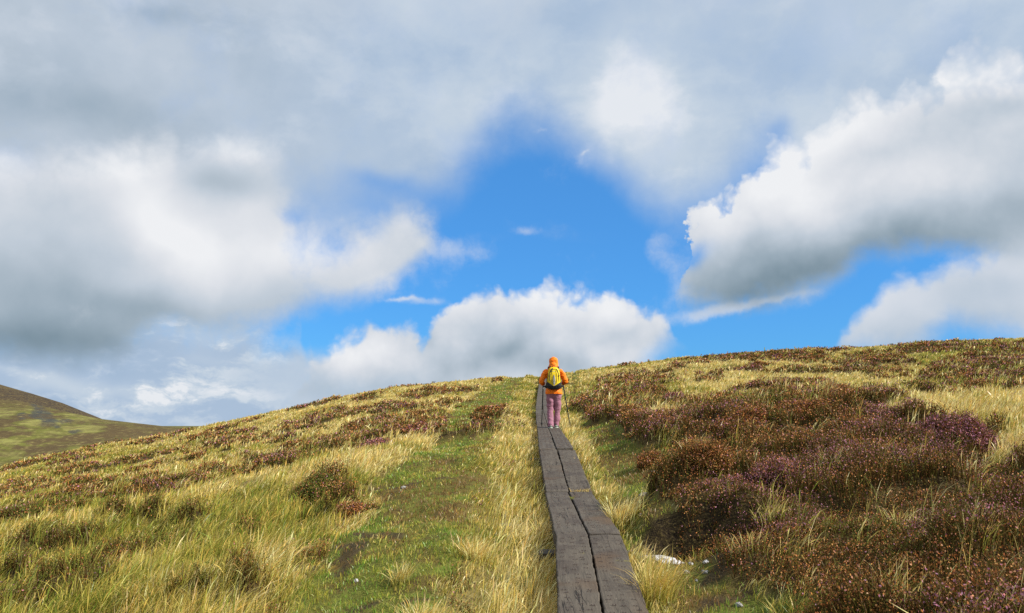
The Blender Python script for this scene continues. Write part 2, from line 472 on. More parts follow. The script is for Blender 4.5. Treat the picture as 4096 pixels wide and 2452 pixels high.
HSTEM = [(.105, .052, .016), (.12, .085, .018), (.075, .038, .014), (.105, .098, .020)]
HFLOW = [(.42, .17, .05), (.30, .11, .035), (.50, .25, .09), (.38, .155, .16), (.44, .20, .28), (.28, .10, .16), (.15, .12, .025), (.54, .26, .15)]
def sprigs(X, Y, Z, L, dist, pink, ax=None, ay=None, dens=5, redd=None):
    """woody heather sprigs with florets"""
    N = len(X)
    az = RNG.uniform(-PI, PI, N) if ax is None else np.arctan2(ay, ax)+RNG.normal(0, .5, N)
    bend = np.clip(RNG.normal(.35, .15, N), 0, .9)
    w = np.maximum(.006, .0012*dist)
    sc = pal(RNG.integers(0, 4, N), HSTEM, .2)
    parts = [blades(np.stack([X, Y, Z], 1), L, w, az, bend, sc*.8, sc)]
    k = dens
    rid = np.repeat(np.arange(N), k); M = len(rid)
    t = RNG.uniform(.35, 1.05, M)
    Lr, br, ar = L[rid], bend[rid], az[rid]
    cx = X[rid]+np.cos(ar)*Lr*br*t**1.75*.85; cy = Y[rid]+np.sin(ar)*Lr*br*t**1.75*.85
    cz = Z[rid]+Lr*(t-.42*br*t**2.2)
    jit = (.014+.0006*dist[rid])[:, None]
    cen = np.stack([cx, cy, cz], 1)+RNG.normal(0, 1, (M, 3))*jit
    size = np.maximum(.0075, .00110*dist[rid])*RNG.uniform(.7, 1.5, M)
    r = RNG.uniform(0, 1, M); pk = pink[rid]
    green = (t < .60) | (r < .25)
    warm = RNG.choice([0, 1, 1, 2, 7, 6, 1, 0], M); cold = RNG.choice([3, 4, 5, 3, 1], M)
    idx = np.where(RNG.uniform(0, 1, M) < pk, cold, warm)
    cc = pal(idx, HFLOW, .2)
    gc = pal(RNG.integers(0, 4, M), HSTEM, .25)
    cc = np.where(green[:, None], gc, cc)
    parts.append(quads(cen, size, cc, 1.6, np.array([.2, 0, .9])))
    return parts

def heather(n):
    X, Y = scatter(n, 3.4, 80, 1.75)
    H, B, T, S = zones(X, Y)
    keep = (H > 0) & plank_clear(X, Y, .42)
    keep |= (H == 0) & (T == 0) & (fbm(X/.5, Y/.6, 301, 3) > .70) & plank_clear(X, Y, .6) & (RNG.uniform(0, 1, n) < .5)
    keep &= (Y < 15) | (RNG.uniform(0, 1, n) < .45+.5*smooth(.4, .6, fbm(X/.8, Y/1.1, 305, 3)))
    X, Y, H = X[keep], Y[keep], H[keep]
    md = mound(X, Y)
    Z = ground(X, Y)-.02
    L = (.09+.17*md)*RNG.uniform(.7, 1.2, len(X))*np.where(H > 0, 1, .6)*np.interp(Y, [14, 22, 60], [1, .75, .6])
    px, py = project(X, Y, Z)
    pn = fbm(X/1.1, Y/1.1, 330, 3)
    pink = np.clip(smooth(.54, .68, pn)*.7+.06, 0, 1)
    for cx, cy, rx, ry, v in ((3820,1800,190,60,.95),(2690,1605,45,14,1),(3150,1960,150,50,.75),(3900,2130,300,70,.8),(3560,1660,120,30,.9),(2650,1680,120,40,.5),(4000,1480,160,60,.5),(1100,1845,110,30,.6),(1480,1780,50,16,.8)):
        pink = np.maximum(pink, v*(((px-cx)/rx)**2+((py-cy)/ry)**2 < 1))
    st, fl = sprigs(X, Y, Z, L, Y, pink)
    gr = smooth(1150, 900, px)*smooth(1980, 2080, py)*.75
    gr = np.maximum(gr, smooth(.58, .70, fbm(X/.9, Y/.9, 341, 3))*.6)
    sel = (RNG.uniform(0, 1, len(fl[4])//4) < np.repeat(gr, len(fl[4])//4//len(X)))
    sel4 = np.repeat(sel, 4)[:, None]
    fl = fl[:4]+(np.where(sel4, np.array((.13, .135, .028))*np.repeat(RNG.uniform(.6, 1.3, len(sel)), 4)[:, None], fl[4]),)
    return join([st, fl]), len(X)

QUALITY = 1.0
(gm, ng) = straw_grass(int(80000*QUALITY))
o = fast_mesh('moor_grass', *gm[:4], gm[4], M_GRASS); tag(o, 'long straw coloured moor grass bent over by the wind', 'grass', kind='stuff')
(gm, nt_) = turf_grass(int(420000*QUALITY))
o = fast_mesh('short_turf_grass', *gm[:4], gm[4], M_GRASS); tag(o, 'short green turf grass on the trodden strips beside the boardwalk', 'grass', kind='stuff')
(gm, nh) = heather(int(470000*QUALITY))
o = fast_mesh('heather_ground_cover', *gm[:4], gm[4], M_HEATH); tag(o, 'brown and purple heather spreading over the hillside', 'heather', kind='stuff')
print('BLADES', ng, nt_, nh)

# ---------------------------------------------------------------- far hills
def hill(name, sky, y0, y1, t0, colour_fn, back, seed, lumps):
    us = np.array([ray(*p)[0] for p in sky]); ts = np.array([ray(*p)[1] for p in sky])
    U = np.linspace(us[0], us[-1], 420); V = np.linspace(0, 1.35, 220)
    uu, vv = np.meshgrid(U, V, indexing='ij')
    tsk = np.interp(uu, us, ts)
    v1 = np.clip(vv, 0, 1)
    Yc = y0*(y1/y0)**v1 + np.clip(vv-1, 0, 1)*back
    top = 1-(1-v1)**1.7
    tan = t0 + (tsk-t0)*top
    Z = tan*Yc
    over = np.clip(vv-1, 0, 1); Z = Z - over**1.3*back*.75
    X = uu*Yc
    r = fbm(X/lumps, Yc/lumps*.6, seed, 5)-.5
    Z = Z + r*lumps*.12*smooth(0, .2, v1)*(1-smooth(.82, 1, v1)*.92)
    C = colour_fn(X, Yc, Z, uu, vv)
    n = np.arange(X.size).reshape(X.shape)
    a = n[:-1, :-1].ravel(); b = n[1:, :-1].ravel(); c = n[1:, 1:].ravel(); d = n[:-1, 1:].ravel()
    k = np.arange(len(a))
    o = fast_mesh(name, np.stack([X.ravel(), Yc.ravel(), Z.ravel()], 1), np.stack([a, b, c, d], 1).ravel(), k*4, np.full(len(a), 4), C.reshape(-1, 3), M_HILL, smooth=True)
    return tag(o, kind='structure')

m, nt = new_mat('far_moorland'); g = NT(nt)
tc = g.n('ShaderNodeTexCoord').outputs['Object']
at = g.n('ShaderNodeAttribute', attribute_name='Col').outputs['Color']
mp = g.vmath('MULTIPLY', tc, (1, .45, 2.2))
n1 = g.noise(mp, .09, 6, .7, .4); n2 = g.noise(mp, .35, 5, .7)
c = g.mix(g.rng(n1, .42, .62), at, g.mix(.75, at, (.085, .06, .03)))
c = g.mix(g.math('MULTIPLY', g.rng(n2, .5, .72), .55), c, (.30, .26, .09))
g.out(g.pbsdf(c, .95, n2, .7, 1.2, spec=.05)); M_HILL = m

def mixc(C, w, v): return C*(1-w[..., None])+np.array(v)*w[..., None]
def col_front(X, Y, Z, u, v):
    C = np.ones(X.shape+(3,))*np.array((.120, .122, .030))
    px, py = project(X, Y, Z)
    n = fbm(px/170, py/26, 61, 5)+.35*(fbm(px/40, py/7, 62, 4)-.5)
    C = mixc(C, smooth(.48, .60, n), (.085, .062, .030))
    C = mixc(C, smooth(.44, .34, n)*.8, (.24, .23, .07))
    C = mixc(C, smooth(260, 620, px)*.7, (.10, .072, .034))
    C = mixc(C, smooth(1655, 1625, py+(fbm(px/60, py/20, 63, 3)-.5)*40)*.6, (.10, .078, .032))
    # exposed grey rock in the gully
    rx = fbm(px/26, py/16, 66, 5)
    for cx, cy, a, b in ((150, 1645, 30, 44), (215, 1692, 80, 16), (305, 1727, 34, 9), (95, 1662, 24, 16), (178, 1668, 34, 26)):
        m_ = ((px-cx)/a)**2+((py-cy)/b)**2
        C = mixc(C, smooth(1.25, .55, m_+(rx-.5)*3.0)*.9, (.052, .056, .052))
    return C
def col_back(X, Y, Z, u, v):
    C = np.ones(X.shape+(3,))*np.array((.048, .036, .028))
    n = fbm(X/120, Y/200, 71, 5); C = mixc(C, smooth(.5, .65, n)*.6, (.10, .075, .035)); return C
hill('hill', [(-2600,1330),(-1200,1420),(-500,1520),(0,1600),(90,1606),(160,1622),(280,1650),(392,1674),(560,1694),(750,1716),(1000,1760),(1400,1840),(2000,1900)], 240, 620, -.19, col_front, 260, 5, 60)
hill('hill', [(-2600,1000),(-1200,1180),(-500,1380),(-200,1460),(0,1538),(120,1572),(250,1612),(390,1668),(560,1740),(900,1850)], 900, 1500, -.10, col_back, 600, 9, 120)

# valley floor and distant land down to the horizon
# (the ground sheet itself runs on to 900 m; beyond it lies a low plain)
_v = [(-9000, 600, -95), (9000, 600, -95), (9000, 14000, -130), (-9000, 14000, -130)]
pl = mesh_obj('terrain', _v, [(0, 1, 2, 3)], M_HILL, smooth=False); tag(pl, kind='structure')
at_ = pl.data.attributes.new('Col', 'FLOAT_COLOR', 'POINT')
for e in at_.data: e.color = (.13, .13, .04, 1)

# ---------------------------------------------------------------- placing by sight line
def locate(px, py):
    u, t = ray(px, py)
    Y = np.geomspace(3, 110, 4000); X = u*Y
    d = ground_base(X, Y)-t*Y
    i = np.argmax(d > 0) if (d > 0).any() else len(Y)-1
    return float(X[i]), float(Y[i])
def gz(x, y): return float(ground(np.array([x]), np.array([y]))[0])

# ---------------------------------------------------------------- boardwalk
def wood_mat(name, base, moss=.5):
    m, nt = new_mat(name); g = NT(nt)
    tc = g.n('ShaderNodeTexCoord').outputs['Object']
    oi = g.n('ShaderNodeObjectInfo').outputs['Random']
    tcs = g.vmath('ADD', tc, g.vmath('SCALE', (3.1, 7.7, 1.3), scale=oi))
    gv = g.vmath('MULTIPLY', tcs, (60, 2.2, 40))
    grain = g.noise(gv, 1.0, 5, .65, .6)
    blot = g.noise(tcs, 2.6, 4, .6); fine = g.noise(tcs, 70, 3, .6)
    crk = g.noise(g.vmath('MULTIPLY', tcs, (15, .9, 9)), 1.0, 3, .5, .2)
    line = g.math('SUBTRACT', 1.0, g.rng(g.math('ABSOLUTE', g.math('SUBTRACT', crk, .5)), .004, .014))
    crack = g.math('MULTIPLY', line, g.rng(g.noise(g.vmath('MULTIPLY', tcs, (5, .8, 5)), 1.0, 2, .5), .48, .56))
    c = g.mix(grain, tuple(x*.45 for x in base), tuple(x*1.6 for x in base))
    c = g.mix(g.rng(blot, .45, .62), c, g.mix(.55, c, (.045, .033, .028)))
    rusty = g.rng(g.noise(tcs, 1.3, 3, .5), .58, .72)
    c = g.mix(g.math('MULTIPLY', rusty, .45), c, (.13, .075, .035))
    c = g.mix(g.math('MULTIPLY', g.rng(fine, .6, .72), .45), c, (.24, .21, .16))
    sep = g.n('ShaderNodeSeparateXYZ'); nt.links.new(tcs, sep.inputs[0])
    mo = g.math('MULTIPLY', g.rng(g.noise(tcs, 5.0, 4, .7), .66, .74), moss)
    c = g.mix(mo, c, (.17, .15, .03))
    c = g.mix(g.math('MULTIPLY', crack, .85), c, (.012, .01, .008))
    h = g.math('SUBTRACT', g.math('ADD', grain, g.math('MULTIPLY', fine, .5)), g.math('MULTIPLY', crack, 1.6))
    g.out(g.pbsdf(c, .82, h, .6, .008, spec=.25)); return m
M_WOOD = wood_mat('weathered_sleeper_wood', (.088, .073, .056))
M_WOODG = wood_mat('grey_timber', (.17, .165, .145), .9)
m, nt = new_mat('rusty_staple'); g = NT(nt); g.out(g.pbsdf((.16, .12, .10), .5, spec=.5, Metallic=.6)); M_STAPLE = m

def sleeper_mesh(name, p0, p1, w, h, origin, seed, staples=True, mat=None, parent=None, wig=1.0):
    """weathered railway sleeper between two top-centre points, uneven edges"""
    p0 = Vector(p0); p1 = Vector(p1); ax = (p1-p0); L = ax.length; ax.normalize()
    sx = ax.cross(Vector((0, 0, 1))).normalized(); up = sx.cross(ax).normalized()
    rnd = random.Random(seed)
    nl = max(6, int(L/.03)) if p0.y < 14 else max(6, int(L/.1)); prof_s = []
    hw = w/2; bv = .006
    # cross-section loop, clockwise from lower left
    prof_s = [(-hw, -h), (-hw, -h*.5), (-hw, -bv*1.2), (-hw+bv*.5, -bv*.35), (-hw+bv*1.6, 0)]
    prof_s += [(-hw*.55, .001), (-hw*.2, .0015), (hw*.2, .0015), (hw*.55, .001)]
    prof_s += [(hw-bv*1.6, 0), (hw-bv*.5, -bv*.35), (hw, -bv*1.2), (hw, -h*.5), (hw, -h)]
    np_ = len(prof_s); V = []; Fc = []
    ph = [rnd.uniform(0, 50) for _ in range(4)]
    for i in range(nl+1):
        t = i/nl; s = t*L
        for j, (a, b) in enumerate(prof_s):
            e = 1 if abs(a) > hw*.6 else .4
            nx = (float(vnoise(np.array([s*3+ph[0]]), np.array([(a > 0)*9+ph[1]]), 2)[0])-.5)*.007*e*wig
            nx += (float(vnoise(np.array([s*22+ph[0]]), np.array([(a > 0)*9+ph[1]]), 4)[0])-.5)*.009*e*wig
            nz = (float(vnoise(np.array([s*5+ph[2]]), np.array([a*14+ph[3]]), 3)[0])-.5)*.010*wig
            if (i == 0 or i == nl): a2, b2 = a*.985, b-.004
            else: a2, b2 = a, b
            p = p0+ax*s+sx*(a2+nx)+up*(b2+(nz if b > -h*.4 else 0))
            V.append(p-Vector(origin))
    for i in range(nl):
        for j in range(np_):
            k = (j+1) % np_
            Fc.append((i*np_+j, i*np_+k, (i+1)*np_+k, (i+1)*np_+j))
    Fc.append(tuple(range(np_-1, -1, -1))); Fc.append(tuple(nl*np_+j for j in range(np_)))
    nF = len(Fc)
    if staples:
        s = .08
        while s < L-.05:
            for a in (-.30, -.02, .27):
                if rnd.random() < .88:
                    aa = a*w+rnd.uniform(-.018, .018); ss = s+rnd.uniform(-.035, .035)
                    ln = rnd.uniform(.010, .015); yaw = rnd.uniform(-.5, .5); dx = math.cos(yaw); dy = math.sin(yaw)
                    for q in (-1, 1):
                        cx = aa+q*ln*.8*dx; cs = ss+q*ln*.8*dy; b0 = len(V)
                        for (ex, ey, ez) in ((-.0045,-.0045,0),(.0045,-.0045,0),(.0045,.0045,0),(-.0045,.0045,0),(-.003,-.003,.010),(.003,-.003,.010),(.003,.003,.010),(-.003,.003,.010)):
                            V.append(p0+ax*(cs+ey)+sx*(cx+ex)+up*(ez-.001)-Vector(origin))
                        for f in ((4,5,6,7),(0,1,5,4),(1,2,6,5),(2,3,7,6),(3,0,4,7)): Fc.append(tuple(b0+k for k in f))
            s += rnd.uniform(.085, .125)
    o = mesh_obj(name, V, Fc, mat or M_WOOD, parent, smooth=False)
    if staples:
        o.data.materials.append(M_STAPLE)
        mi = [0]*nF+[1]*(len(o.data.polygons)-nF); o.data.polygons.foreach_set('material_index', mi)
    return o

bw_o = (.2, 1.0, float(prof_raw(1.0)))
BW = empty('boardwalk', bw_o, 'narrow weathered wooden sleeper boardwalk climbing straight up the moor', 'boardwalk')
J = [-1.6, 1.3, 4.15, float(PROF_Y[5]), float(PROF_Y[6]), float(PROF_Y[7])]
while J[-1] < 70: J.append(J[-1]+2.85)
def top(Y): return float(prof_raw(Y)) if Y < 40 else float(prof(Y))
rr = random.Random(4)
for i in range(len(J)-1):
    ya, yb = J[i]+.006, J[i+1]-.006
    ca, cb = float(plank_x(ya)), float(plank_x(yb)); za, zb = top(ya), top(yb)
    gap0, gap1 = rr.uniform(.004, .009), rr.uniform(.006, .013)
    jog = rr.uniform(-.008, .008)
    for sd in (-1, 1):
        w = .268+rr.uniform(-.006, .006)
        dz = rr.uniform(-.006, .010) + (.02 if (sd == 1 and i == 5) else 0)
        sleeper_mesh('sleeper', (ca+sd*(w/2+gap0)+jog, ya, za+dz), (cb+sd*(w/2+gap1)+jog, yb, zb+dz+rr.uniform(-.004, .004)), w, .13, bw_o, 100+i*2+sd, staples=(ya < 26), parent=BW)
for i in range(1, len(J)-1):
    c = float(plank_x(J[i])); z = top(J[i])-.142
    sleeper_mesh('bearer', (c-.40-rr.uniform(0, .05), J[i]+.02, z), (c+.38, J[i]-.01, z), .22, .12, bw_o, 300+i, staples=False, parent=BW)

# loose sleeper pieces lying in the turf on the left
for (px, py, ln, yaw, lab) in ((2072, 2028, .42, .06, 'short grey timber block lying in the turf left of the boardwalk, the farther of two'),
                               (2130, 2198, .50, -.10, 'sunken grey timber block almost covered by grass left of the boardwalk, the nearer of two')):
    x, y = locate(px, py); z = gz(x, y)+(.05 if py < 2100 else .035)
    dx, dy = math.cos(yaw)*ln/2, math.sin(yaw)*ln/2
    o = sleeper_mesh('timber_block', (x-dx, y-dy, z), (x+dx, y+dy, z-.01), .17, .12, (x, y, z), int(px), staples=False, mat=M_WOODG, wig=1.6)
    o.location = (x, y, z); tag(o, lab, 'timber', 'loose timber blocks beside the boardwalk')

# ---------------------------------------------------------------- stones
def stone_mat(name, c1, c2, dirt):
    m, nt = new_mat(name); g = NT(nt)
    tc = g.n('ShaderNodeTexCoord').outputs['Object']
    n = g.noise(tc, 9, 5, .65); f = g.noise(tc, 45, 3, .6)
    c = g.mix(g.rng(n, .35, .65), c1, c2)
    c = g.mix(g.math('MULTIPLY', g.rng(g.noise(tc, 16, 4, .7), .56, .64), .8), c, dirt)
    g.out(g.pbsdf(c, .8, g.math('ADD', n, g.math('MULTIPLY', f, .4)), .7, .02)); return m
M_WHITE = stone_mat('white_quartz', (.34, .32, .30), (.66, .66, .67), (.14, .10, .07))
M_GREYS = stone_mat('grey_stone', (.26, .25, .23), (.36, .35, .32), (.10, .10, .05))
def stone(name, px, py, size, mat, label, group=None, yaw=0.0, lift=.3, dxy=(0, 0)):
    x, y = locate(px, py); x += dxy[0]; y += dxy[1]
    z = gz(x, y)
    bm = bmesh.new(); bmesh.ops.create_icosphere(bm, subdivisions=4, radius=1)
    sd = (px*7+py) % 97
    for v in bm.verts:
        p = v.co
        n = float(fbm(np.array([p.x*1.3+p.z*.7+sd]), np.array([p.y*1.3-p.z*.9+sd]), 12, 4)[0])-.5
        q = float(fbm(np.array([p.x*5+p.z*3+sd]), np.array([p.y*5-p.z*4]), 13, 3)[0])-.5
        s = 1+n*1.0+q*.30
        v.co = Vector((p.x*size[0]*s, p.y*size[1]*s, p.z*size[2]*s))
    me = bpy.data.meshes.new(name); bm.to_mesh(me); bm.free(); me.materials.append(mat)
    me.polygons.foreach_set('use_smooth', [True]*len(me.polygons))
    o = link(bpy.data.objects.new(name, me)); o.location = (x, y, z+size[2]*lift); o.rotation_euler = (0, .08, yaw)
    return tag(o, label, 'stone', group)
stone('quartz_rock', 2650, 2166, (.15, .06, .034), M_WHITE, 'long white quartz rock bared in the peat hollow right of the boardwalk', yaw=-.5, lift=.9)
for px, py, s, mt, lab in (
    (2762, 2192, .030, M_WHITE, 'small upright white stone in the peat bank right of the long white rock'),
    (2822, 2198, .028, M_WHITE, 'small white stone high in the dark peat bank under the heather'),
    (2742, 2222, .035, M_GREYS, 'grey stone at the right end of the long white rock'),
    (2818, 2232, .036, M_GREYS, 'pale grey stone at the foot of the dark peat bank'),
    (2783, 2248, .022, M_GREYS, 'tiny grey pebble in the middle of the peat hollow'),
    (2952, 2342, .036, M_GREYS, 'round grey stone in the turf below the heather edge'),
    (1425, 2275, .030, M_WHITE, 'small whitish stone in the turf left of the boardwalk near the bare peat'),
    (1617, 1948, .055, M_GREYS, 'round grey stone on the green turf track left of the boardwalk'),
    (1965, 1691, .085, M_WHITE, 'flat white stone on the bare patch of the track beyond the dark bushes'),
    (2000, 1598, .07, M_WHITE, 'white stone highest up the green track near the skyline'),
    (2585, 1953, .10, M_GREYS, 'flat grey stone half sunk in the turf right of the boardwalk'),
    (2620, 1877, .07, M_GREYS, 'pale flat stone in the turf beside the heather right of the boardwalk')):
    flat = .45 if 'flat' in lab else .8
    stone('stone', px, py, (s*.75, s*.6, s*flat*.6), mt, lab, 'stones in the turf and peat', yaw=(px % 7)*.4, lift=.25)

# ---------------------------------------------------------------- single heather bushes and grass tussocks
def heather_bush(px, py, rx, ry, h, n, pink, label, green=0.0, dark=1.0):
    x, y = locate(px, py); z = gz(x, y)-.04
    r = np.sqrt(RNG.uniform(0, 1, n)); a = RNG.uniform(-PI, PI, n)
    lx, ly = r*np.cos(a)*rx, r*np.sin(a)*ry
    lump = .75+.5*fbm(lx/.16+px, ly/.16, 9, 3)
    L = h*np.sqrt(np.maximum(0, 1-(r*.86)**2))*RNG.uniform(.75, 1.12, n)*lump
    rootx, rooty = lx*.62, ly*.62
    zz = gz_arr(x+rootx, y+rooty)-z-.03
    d = np.full(n, y)
    pk = np.clip(pink*(.6+.8*fbm(lx/.2, ly/.2+px, 19, 2)), 0, 1)
    root = empty('heather_bush', (x, y, z), label, 'heather', 'single heather bushes')
    st, fl = sprigs(rootx, rooty, zz, L*1.1, d, pk, lx, ly, dens=8)
    c = st[4]*dark
    if green: c = c*(1-green)+np.array((.10, .13, .025))*green
    fast_mesh('foliage', *st[:4], c, M_HEATH, root)
    c = fl[4]*dark
    if green:
        gsel = np.repeat(RNG.uniform(0, 1, len(c)//4) < green, 4)[:, None]; c = np.where(gsel, np.array((.13, .15, .03))*RNG.uniform(.7, 1.3, c.shape), c)
    fast_mesh('flowers', *fl[:4], c, M_HEATH, root)
def gz_arr(X, Y): return ground(np.asarray(X), np.asarray(Y))

for a in ((3830, 1822, .62, .5, .30, 2400, 1.0, 'bright purple flowering heather bush in front of the pale grass on the right slope'),
          (2830, 1985, .32, .4, .30, 1800, .05, 'rounded orange brown heather bush at the left tip of the heather, right of the boardwalk'),
          (2960, 1760, .55, .5, .30, 2200, .2, 'broad dark heather bush with a deep shadowed gap on its right side'),
          (3190, 1700, .50, .5, .28, 1800, .15, 'dark heather bush behind the shadowed gap in the heather'),
          (2690, 1612, .50, .4, .22, 700, 1.0, 'small magenta heather clump beside the pale tussocks right of the boardwalk'),
          (3110, 1985, .34, .34, .24, 1300, .9, 'pink flowering heather bush amid brown heather near the middle of the right slope'),
          (2600, 1850, .22, .25, .22, 600, .1, 'low brown heather bush in the turf between boardwalk and heather'),
          (2620, 1745, .30, .3, .34, 800, .15, 'dark upright heather bush just left of the straw tussock on the right'),
          (3010, 1478, 1.0, .6, .30, 900, .35, 'isolated purple brown heather bush amid the pale grass below the skyline'),
          (2000, 1668, .40, .45, .34, 800, .05, 'dark heather bush beside the green track close to the boardwalk'),
          (1938, 1650, .5, .4, .24, 700, .1, 'rounded brown heather bush on the left of the dark bush by the track'),
          (1670, 1745, .6, .45, .20, 900, .45, 'purplish heather bush standing alone in straw grass on the left slope'),
          (1500, 1785, .7, .45, .20, 1100, .85, 'pink purple heather clump above the pale grass band on the left slope'),
          (1392, 2040, .22, .2, .18, 900, .15, 'small brown heather bush with bare peat at its foot on the left')):
    heather_bush(*a)
heather_bush(1274, 1985, .46, .34, .25, 2200, .1, 'big mossy green heather bush at the edge of the turf on the left', green=.6)
heather_bush(420, 2275, .5, .35, .14, 1300, .15, 'low rust red heather bush amid long grass at the lower left')

def tussock(px, py, r, L, n, tab, label, bend=.55, az=-.1, wd=None):
    x, y = locate(px, py)
    if abs(x-float(plank_x(y))) < .36: x = float(plank_x(y))+math.copysign(.37, x-float(plank_x(y)))
    z = gz(x, y)
    lx, ly = RNG.normal(0, r*.5, n), RNG.normal(0, r*.5, n)
    if abs(x-float(plank_x(y))) < .9:
        ok = plank_clear(x+lx, y+ly, .285); lx, ly = lx[ok], ly[ok]; n = len(lx)
    lz = gz_arr(x+lx, y+ly)-z-.015
    Lb = L*RNG.uniform(.5, 1.1, n)
    rad = np.arctan2(ly, lx)
    a = np.where(RNG.uniform(0, 1, n) < .6, az+RNG.normal(0, .5, n), rad)
    b = np.clip(RNG.normal(bend, .2, n), .05, 1.2)
    idx = RNG.choice(tab, n); tc_ = pal(idx, STRAW); rc = tc_*np.array([.6, .72, .55])
    gr = RNG.uniform(0, 1, n) < .3; rc[gr] = pal(np.full(gr.sum(), 5), STRAW)
    m = blades(np.stack([lx, ly, lz], 1), Lb, np.maximum(.0036, .00075*y)*RNG.uniform(.7, 1.3, n), a, b, rc, tc_, (RNG.uniform(0, 1, n) < .3)*.35)
    o = fast_mesh('grass_tussock', *m[:4], m[4], M_GRASS); o.location = (x, y, z)
    tag(o, label, 'grass tussock', 'single grass tussocks')
P_, G_ = [0, 1, 1, 2], [3, 4, 5, 2]
for a in ((1600, 2290, .07, .22, 150, P_, 'pale straw tussock standing alone in the middle of the turf left of the boardwalk'),
          (1690, 2470, .14, .27, 420, P_, 'large pale tussock at the bottom edge of the turf left of the boardwalk'),
          (1900, 2180, .15, .22, 420, P_, 'feathery straw tussock between the turf and the sunken timber block'),
          (2195, 2075, .13, .33, 420, P_, 'tall straw tussock spilling over the left edge of the boardwalk beside the farther timber block'),
          (2215, 2200, .12, .26, 360, P_, 'shorter straw tussock leaning over the left edge of the boardwalk beyond the sunken timber block'),
          (2440, 2050, .17, .33, 520, P_, 'thick pale tussock arching away from the right edge of the boardwalk'),
          (2665, 1700, .30, .42, 420, P_, 'tall upright straw tussock inside the gap of the heather on the right'),
          (2790, 1830, .16, .28, 220, P_, 'low pale tussock at the left foot of the dark heather on the right'),
          (2785, 2130, .10, .16, 260, G_, 'short yellow green tussock on the lip above the peat hollow'),
          (2915, 2125, .11, .17, 170, [1, 3, 4], 'grey green tussock in the heather right of the peat hollow'),
          (3090, 2080, .12, .22, 150, [1, 3, 4, 0], 'spiky pale green tussock surrounded by heather on the right'),
          (3010, 2215, .15, .24, 60, [1, 0, 3], 'thin wiry tussock of curved stalks in the lower heather'),
          (3600, 2110, .12, .26, 50, [1, 0, 3], 'sparse curved grass stalks in the heather at the middle right'),
          (3330, 1950, .12, .34, 60, [1, 0], 'few arching yellow stalks in the upper heather'),
          (3880, 2330, .14, .32, 80, [1, 0, 3], 'arching pale stalks in the heather at the lower right'),
          (3560, 2440, .12, .30, 80, [1, 3, 2], 'curved grass stalks in the heather at the bottom edge'),
          (3180, 2400, .15, .18, 340, G_, 'short green tussock at the edge of the turf below the heather'),
          (2530, 2330, .15, .36, 420, [0, 2, 3], 'golden tussock with long bent stalks by the right edge of the boardwalk'),
          (3850, 1690, .40, .42, 520, P_, 'broad pale tussock behind the bright purple heather')):
    tussock(*a)

def joint_grass(yj, x0, x1, n, L, label, tab):
    lx = RNG.uniform(x0, x1, n); c = float(plank_x(yj)); z = top(yj)-.01
    a = RNG.normal(.1, .5, n)+np.where(RNG.uniform(0, 1, n) < .3, PI, 0)
    tc_ = pal(RNG.choice(tab, n), STRAW)
    m = blades(np.stack([lx, RNG.normal(0, .004, n), np.zeros(n)], 1), L*RNG.uniform(.5, 1.2, n), np.full(n, .006), a, np.clip(RNG.normal(.9, .2, n), .3, 1.3), tc_*.9, tc_)
    o = fast_mesh('grass_tussock', *m[:4], m[4], M_GRASS); o.location = (c, yj, z); tag(o, label, 'grass', 'single grass tussocks')
joint_grass(J[4], .02, .27, 60, .07, 'yellow grass sprouting from a cross joint on the right half of the boardwalk', [0, 1, 2])
joint_grass(9.2, -.012, .012, 24, .06, 'green grass sprig growing from the lengthwise gap of the boardwalk', [4, 5])

# ---------------------------------------------------------------- hiker
def loft(name, rings, mat, parent, closed_ends=True, seg=28, smooth_=True, disp=0.0, dseed=1, dscale=.05, keep=None):
    """rings: (centre, half-width vector, half-depth vector[, squareness])"""
    V = []; Fc = []
    for r in rings:
        c, a, b = Vector(r[0]), Vector(r[1]), Vector(r[2]); sq = r[3] if len(r) > 3 else 1.0
        for k in range(seg):
            t = 2*PI*k/seg; ct, st = math.cos(t), math.sin(t)
            ct = math.copysign(abs(ct)**sq, ct); st = math.copysign(abs(st)**sq, st)
            V.append(c+a*ct+b*st)
    n = len(rings)
    for i in range(n-1):
        for k in range(seg):
            f = (i*seg+k, i*seg+(k+1) % seg, (i+1)*seg+(k+1) % seg, (i+1)*seg+k)
            if keep is None or keep(sum((V[q] for q in f), Vector())/4): Fc.append(f)
    if closed_ends:
        Fc.append(tuple(range(seg-1, -1, -1))); Fc.append(tuple((n-1)*seg+k for k in range(seg)))
    if disp:
        W = []
        for i, v in enumerate(V):
            r = Vector(rings[i//seg][0]); d = (v-r)
            q = float(fbm(np.array([v.x/dscale+v.y/dscale*.7+dseed]), np.array([v.z/dscale*.8+v.y/dscale*.3]), dseed, 3)[0])-.5
            W.append(v+d.normalized()*q*disp if d.length > 1e-6 else v)
        V = W
    return mesh_obj(name, V, Fc, mat, parent, smooth_)

